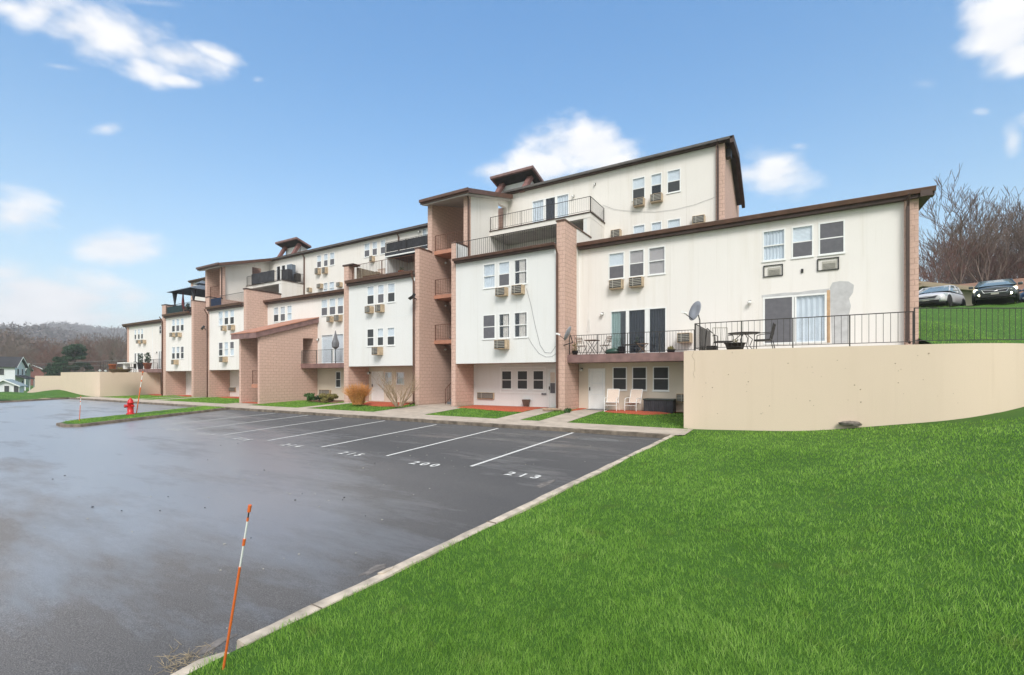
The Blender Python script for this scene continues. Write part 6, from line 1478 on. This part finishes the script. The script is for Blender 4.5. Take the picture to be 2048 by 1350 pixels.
# ------------------------------------------------------------------ hills
M['hillm'] = None
def hillmat(name, a, b_, c_):
    m, nt, b = newmat(name); p = pos(nt)
    f1 = noise(nt, p, .012, 5); f2 = noise(nt, p, .09, 4, .7); col = mixc(nt, f1, a, b_); col = mixc(nt, ramp(nt, f2, [(.45, (0, 0, 0)), (.65, (.8, .8, .8))]), col, c_); L(nt, col, b.inputs['Base Color']); b.inputs['Roughness'].default_value = 1; b.inputs['Specular IOR Level'].default_value = 0
    return m
def ridge(name, Rr, tops, mat, seed, depth, nclump, csize):
    """a hill seen edge on: tops = list of (px, py) of its skyline"""
    g = np.random.default_rng(seed); azs = []; hs = []
    for px, py in tops:
        r = (px-PCX)/FOC; dx, dy = -SN+r*CS, CS+r*SN; azs.append(math.atan2(dx, dy)); hs.append(CAMH+(PHY-py)/FOC*Rr/math.hypot(dx, dy))
    azs = np.array(azs); hs = np.array(hs); o_ = np.argsort(azs); azs, hs = azs[o_], hs[o_]
    na, nr = 150, 26; A = np.linspace(azs[0]-.5, azs[-1]+.45, na); v = []; f = []
    def H(a, rr):
        t = (rr-(Rr-depth))/depth; hh = np.interp(a, azs, hs); s = max(0, min(1, t)); return -3+(hh+3)*(s*s*(3-2*s))*(1 if t <= 1 else max(0, 1-(t-1)*1.5))+(3*math.sin(a*60+rr*.02)+2*math.sin(a*143+rr*.05))*s*.6
    for i in range(na):
        for j in range(nr):
            rr = Rr-depth+depth*1.5*j/(nr-1); v.append((rr*math.sin(A[i]), rr*math.cos(A[i]), H(A[i], rr)))
    for i in range(na-1):
        for j in range(nr-1): f.append((i*nr+j, (i+1)*nr+j, (i+1)*nr+j+1, i*nr+j+1))
    me = bpy.data.meshes.new(name); me.from_pydata(v, [], f); me.materials.append(mat); me.shade_smooth(); me.update(); o = bpy.data.objects.new(name, me); C.objects.link(o); o['kind'] = 'structure'
    P = []
    for _ in range(nclump):
        a = g.uniform(azs[0]-.12, azs[-1]+.08); rr = Rr-depth*.95+depth*1.0*g.random()**.7; P.append((rr*math.sin(a), rr*math.cos(a), H(a, rr)+csize*.5, csize*g.uniform(.5, 1)))
    me = leafcloud('hillside_woods', P, nclump*12, csize*.22, mat, seed, 1.3); o = bpy.data.objects.new('hillside_woods', me); C.objects.link(o); o['kind'] = 'stuff'; o['label'] = 'hazy bare woods covering the '+name.replace('_', ' ')
h1 = hillmat('far_woods', (.12, .105, .105), (.14, .12, .115), (.11, .098, .098)); h2 = hillmat('near_woods', (.13, .10, .085), (.17, .115, .095), (.09, .08, .068))
ridge('far_hill', 1650, [(-120, 676), (0, 670), (45, 671), (75, 664), (100, 660), (122, 658), (150, 659), (175, 663), (210, 667), (260, 669), (330, 672)], h1, 3, 800, 6000, 11)
ridge('near_hill', 950, [(-150, 668), (0, 667), (25, 667), (42, 671), (60, 669), (100, 672), (160, 682), (230, 694), (300, 700), (380, 712)], h1, 4, 420, 5000, 9)
ridge('valley_slope', 480, [(-150, 700), (0, 694), (60, 696), (120, 702), (180, 706), (260, 708), (380, 716)], h2, 6, 200, 3500, 6)
# ------------------------------------------------------------------ sky, sun, haze, camera
w = bpy.data.worlds.new('World'); bpy.context.scene.world = w; w.use_nodes = True; nt = w.node_tree
bg = nt.nodes['Background']; sky = N(nt, 'ShaderNodeTexSky'); sky.sky_type = 'NISHITA'; sky.sun_disc = False
SUN_EL, SUN_AZ = R(42), R(143)   # azimuth clockwise from +y
sky.sun_elevation = SUN_EL; sky.sun_rotation = SUN_AZ; sky.altitude = 150; sky.air_density = 1.0; sky.dust_density = 1.2; sky.ozone_density = 2.0
tc = N(nt, 'ShaderNodeTexCoord'); s = N(nt, 'ShaderNodeSeparateXYZ'); L(nt, tc.outputs['Generated'], s.inputs[0])
def MA(op, a, b=None, c=None, clamp=False):
    n = N(nt, 'ShaderNodeMath', operation=op, use_clamp=clamp)
    for i, v in enumerate((a, b, c)):
        if v is None: continue
        if hasattr(v, 'is_linked'): L(nt, v, n.inputs[i])
        else: n.inputs[i].default_value = v
    return n.outputs[0]
az = MA('ARCTAN2', s.outputs['X'], s.outputs['Y']); el = MA('ARCSINE', s.outputs['Z'])
n1 = N(nt, 'ShaderNodeTexNoise'); n1.inputs['Scale'].default_value = 5.5; n1.inputs['Detail'].default_value = 9; n1.inputs['Roughness'].default_value = .56; L(nt, tc.outputs['Generated'], n1.inputs['Vector'])
mp = N(nt, 'ShaderNodeMapping'); mp.inputs['Scale'].default_value = (1, 1, 2.2); L(nt, tc.outputs['Generated'], mp.inputs[0])
n2 = N(nt, 'ShaderNodeTexNoise'); n2.inputs['Scale'].default_value = 16; n2.inputs['Detail'].default_value = 7; L(nt, mp.outputs[0], n2.inputs['Vector'])
dis = MA('ADD', MA('MULTIPLY', MA('SUBTRACT', n1.outputs['Fac'], .5), 1.7), MA('MULTIPLY', MA('SUBTRACT', n2.outputs['Fac'], .5), 1.0))
def azel(px, py):
    r = (px-PCX)/FOC; u = (PHY-py)/FOC; dx, dy = -SN+r*CS, CS+r*SN; return math.atan2(dx, dy), math.atan(u/math.hypot(dx, dy))
# clouds: centre, half extents (as surveyed), tilt, softness
CL = [(75, 25, 95, 48, 8, 1.0), (230, 78, 150, 52, -10, 1.0), (150, 50, 110, 45, -8, 1.0), (20, 15, 90, 30, 0, .9), (350, 112, 125, 34, -16, .9), (345, 160, 55, 14, -10, .9), (440, 110, 70, 16, -18, .9), (290, 140, 70, 32, -20, .9), (118, 133, 55, 9, -8, .5), (515, 160, 16, 8, 0, .4), (300, 5, 90, 9, -5, .35),
      (210, 257, 42, 15, 5, .75), (40, 432, 92, 50, 0, .95), (235, 496, 100, 28, -3, .8), (60, 590, 130, 55, 0, .95), (100, 640, 270, 40, 0, 1.0), (255, 594, 62, 20, 0, .75), (10, 545, 90, 30, 0, .7), (150, 605, 150, 44, 0, 1.0), (-60, 640, 160, 60, 0, 1), (-150, 500, 120, 60, 0, 1),
      (1180, 300, 135, 50, 0, 1.1), (1085, 335, 90, 40, 0, 1.0), (985, 345, 48, 26, 0, .85), (1250, 330, 90, 40, 0, 1.0), (1545, 347, 75, 48, 0, .9), (1500, 350, 50, 30, 0, .7), (1598, 292, 28, 10, 0, .4),
      (2000, 60, 85, 70, 0, 1.1), (2045, 20, 80, 80, 0, 1.1), (2025, 285, 20, 32, 0, .6), (2040, 110, 60, 38, 0, 1), (1963, 223, 18, 7, 0, .4), (1850, 168, 24, 10, 0, .25), (2150, 250, 90, 40, 0, 1), (-120, 300, 90, 60, 0, 1)]
tot = None
for px, py, hw, hh, tilt, dens in CL:
    hw, hh = hw*1.34, hh*1.42
    a0, e0 = azel(px, py); a1, _ = azel(px+hw, py); am, _ = azel(px-hw, py); _, e1 = azel(px, py-hh); _, em = azel(px, py+hh); ra, re = abs(a1-am)/2, abs(e1-em)/2
    da, de = MA('SUBTRACT', az, a0), MA('SUBTRACT', el, e0); t = R(tilt); c_, s_ = math.cos(t), math.sin(t)
    p1, p0 = azel(px+hw*c_/2, py-hw*s_/2), azel(px-hw*c_/2, py+hw*s_/2); q1, q0 = azel(px-hh*s_/2, py-hh*c_/2), azel(px+hh*s_/2, py+hh*c_/2)
    J = np.linalg.inv(np.array([[p1[0]-p0[0], q1[0]-q0[0]], [p1[1]-p0[1], q1[1]-q0[1]]]))
    u = MA('MULTIPLY_ADD', da, float(J[0, 0]), MA('MULTIPLY', de, float(J[0, 1]))); v_ = MA('MULTIPLY_ADD', da, float(J[1, 0]), MA('MULTIPLY', de, float(J[1, 1])))
    q = MA('SQRT', MA('MULTIPLY_ADD', u, u, MA('MULTIPLY', v_, v_)))
    val = MA('ADD', MA('SUBTRACT', 1.0, q), MA('MULTIPLY', dis, 1.25))
    val = MA('MULTIPLY', MA('MULTIPLY', val, 1.25, None, True), min(1, dens)*.97)
    tot = val if tot is None else MA('MAXIMUM', tot, val)
mr = N(nt, 'ShaderNodeMapRange', interpolation_type='SMOOTHSTEP'); L(nt, tot, mr.inputs['Value']); mr.inputs['To Max'].default_value = .97
hi = MA('MULTIPLY', el, 1.5, None, True)
tint = mixc(nt, 1.0, sky.outputs['Color'], mixc(nt, hi, (.90, 1.10, 1.0), (.80, 1.36, 1.60)), 'MULTIPLY')
# whiter air near the horizon
hz = MA('POWER', MA('SUBTRACT', 1.0, MA('MULTIPLY', el, 1.05, None, True), None, True), 4.5)
tint = mixc(nt, MA('MULTIPLY', hz, .62), tint, (5.2, 5.15, 5.35))
shade = mixc(nt, n2.outputs['Fac'], (4.9, 5.0, 5.35), (7.0, 6.85, 6.8))
# unseen cloud deck overhead and behind the viewer, added to whiten and soften the light
fw = MA('MULTIPLY_ADD', s.outputs['X'], SN, MA('MULTIPLY', s.outputs['Y'], -CS))
def sstep(v, a, b):
    m_ = N(nt, 'ShaderNodeMapRange', interpolation_type='SMOOTHSTEP'); L(nt, v, m_.inputs['Value']); m_.inputs['From Min'].default_value = a; m_.inputs['From Max'].default_value = b; return m_.outputs['Result']
fill_deck = MA('MAXIMUM', sstep(el, R(47), R(62)), sstep(fw, -.25, .25)); fill_deck = MA('MULTIPLY', fill_deck, MA('MULTIPLY_ADD', n1.outputs['Fac'], .5, .62), None, True)
base_ = mixc(nt, mr.outputs['Result'], tint, shade)
L(nt, mixc(nt, fill_deck, base_, (6.7, 6.55, 6.35)), bg.inputs['Color']); bg.inputs['Strength'].default_value = .098
sun = bpy.data.lights.new('sun', 'SUN'); sun.energy = 1.75; sun.angle = R(22); sun.color = (1, .955, .90); so = bpy.data.objects.new('sun', sun); C.objects.link(so)
sd = Vector((math.sin(SUN_AZ)*math.cos(SUN_EL), math.cos(SUN_AZ)*math.cos(SUN_EL), math.sin(SUN_EL))); so.rotation_euler = sd.to_track_quat('Z', 'Y').to_euler(); so.location = (0, -20, 60)
# haze
hb_ = MB().box(-2350, 700, -1100, 2400, -6, 240).build('haze', None); hb_['kind'] = 'stuff'; hb_['label'] = 'pale damp air over the valley'
m = bpy.data.materials.new('haze_air'); m.use_nodes = True; n_ = m.node_tree; n_.nodes.remove(n_.nodes['Principled BSDF']); pv = n_.nodes.new('ShaderNodeVolumePrincipled'); pv.inputs['Color'].default_value = (.95, .96, 1, 1); pv.inputs['Density'].default_value = .0004; pv.inputs['Anisotropy'].default_value = .0
n_.links.new(pv.outputs[0], n_.nodes['Material Output'].inputs['Volume']); hb_.data.materials.append(m)
cam = bpy.data.cameras.new('camera'); co = bpy.data.objects.new('camera', cam); C.objects.link(co); co.location = (0, 0, CAMH); co.rotation_euler = (R(90), 0, YAW)
cam.sensor_width = 36; cam.lens = FOC*36/2048; cam.shift_y = (PHY-675)/2048; cam.clip_end = 9000; cam.clip_start = .05
sc = bpy.context.scene; sc.camera = co; sc.view_settings.view_transform = 'Standard'; sc.view_settings.look = 'None'; sc.view_settings.gamma = 1; sc.view_settings.use_curve_mapping = False; sc.view_settings.exposure = 0.85
sc.render.engine = 'CYCLES'; sc.cycles.max_bounces = 7; sc.cycles.diffuse_bounces = 3; sc.cycles.glossy_bounces = 3; sc.cycles.transparent_max_bounces = 12; sc.cycles.volume_bounces = 1; sc.cycles.use_denoising = True
sc.cycles.sample_clamp_indirect = 6
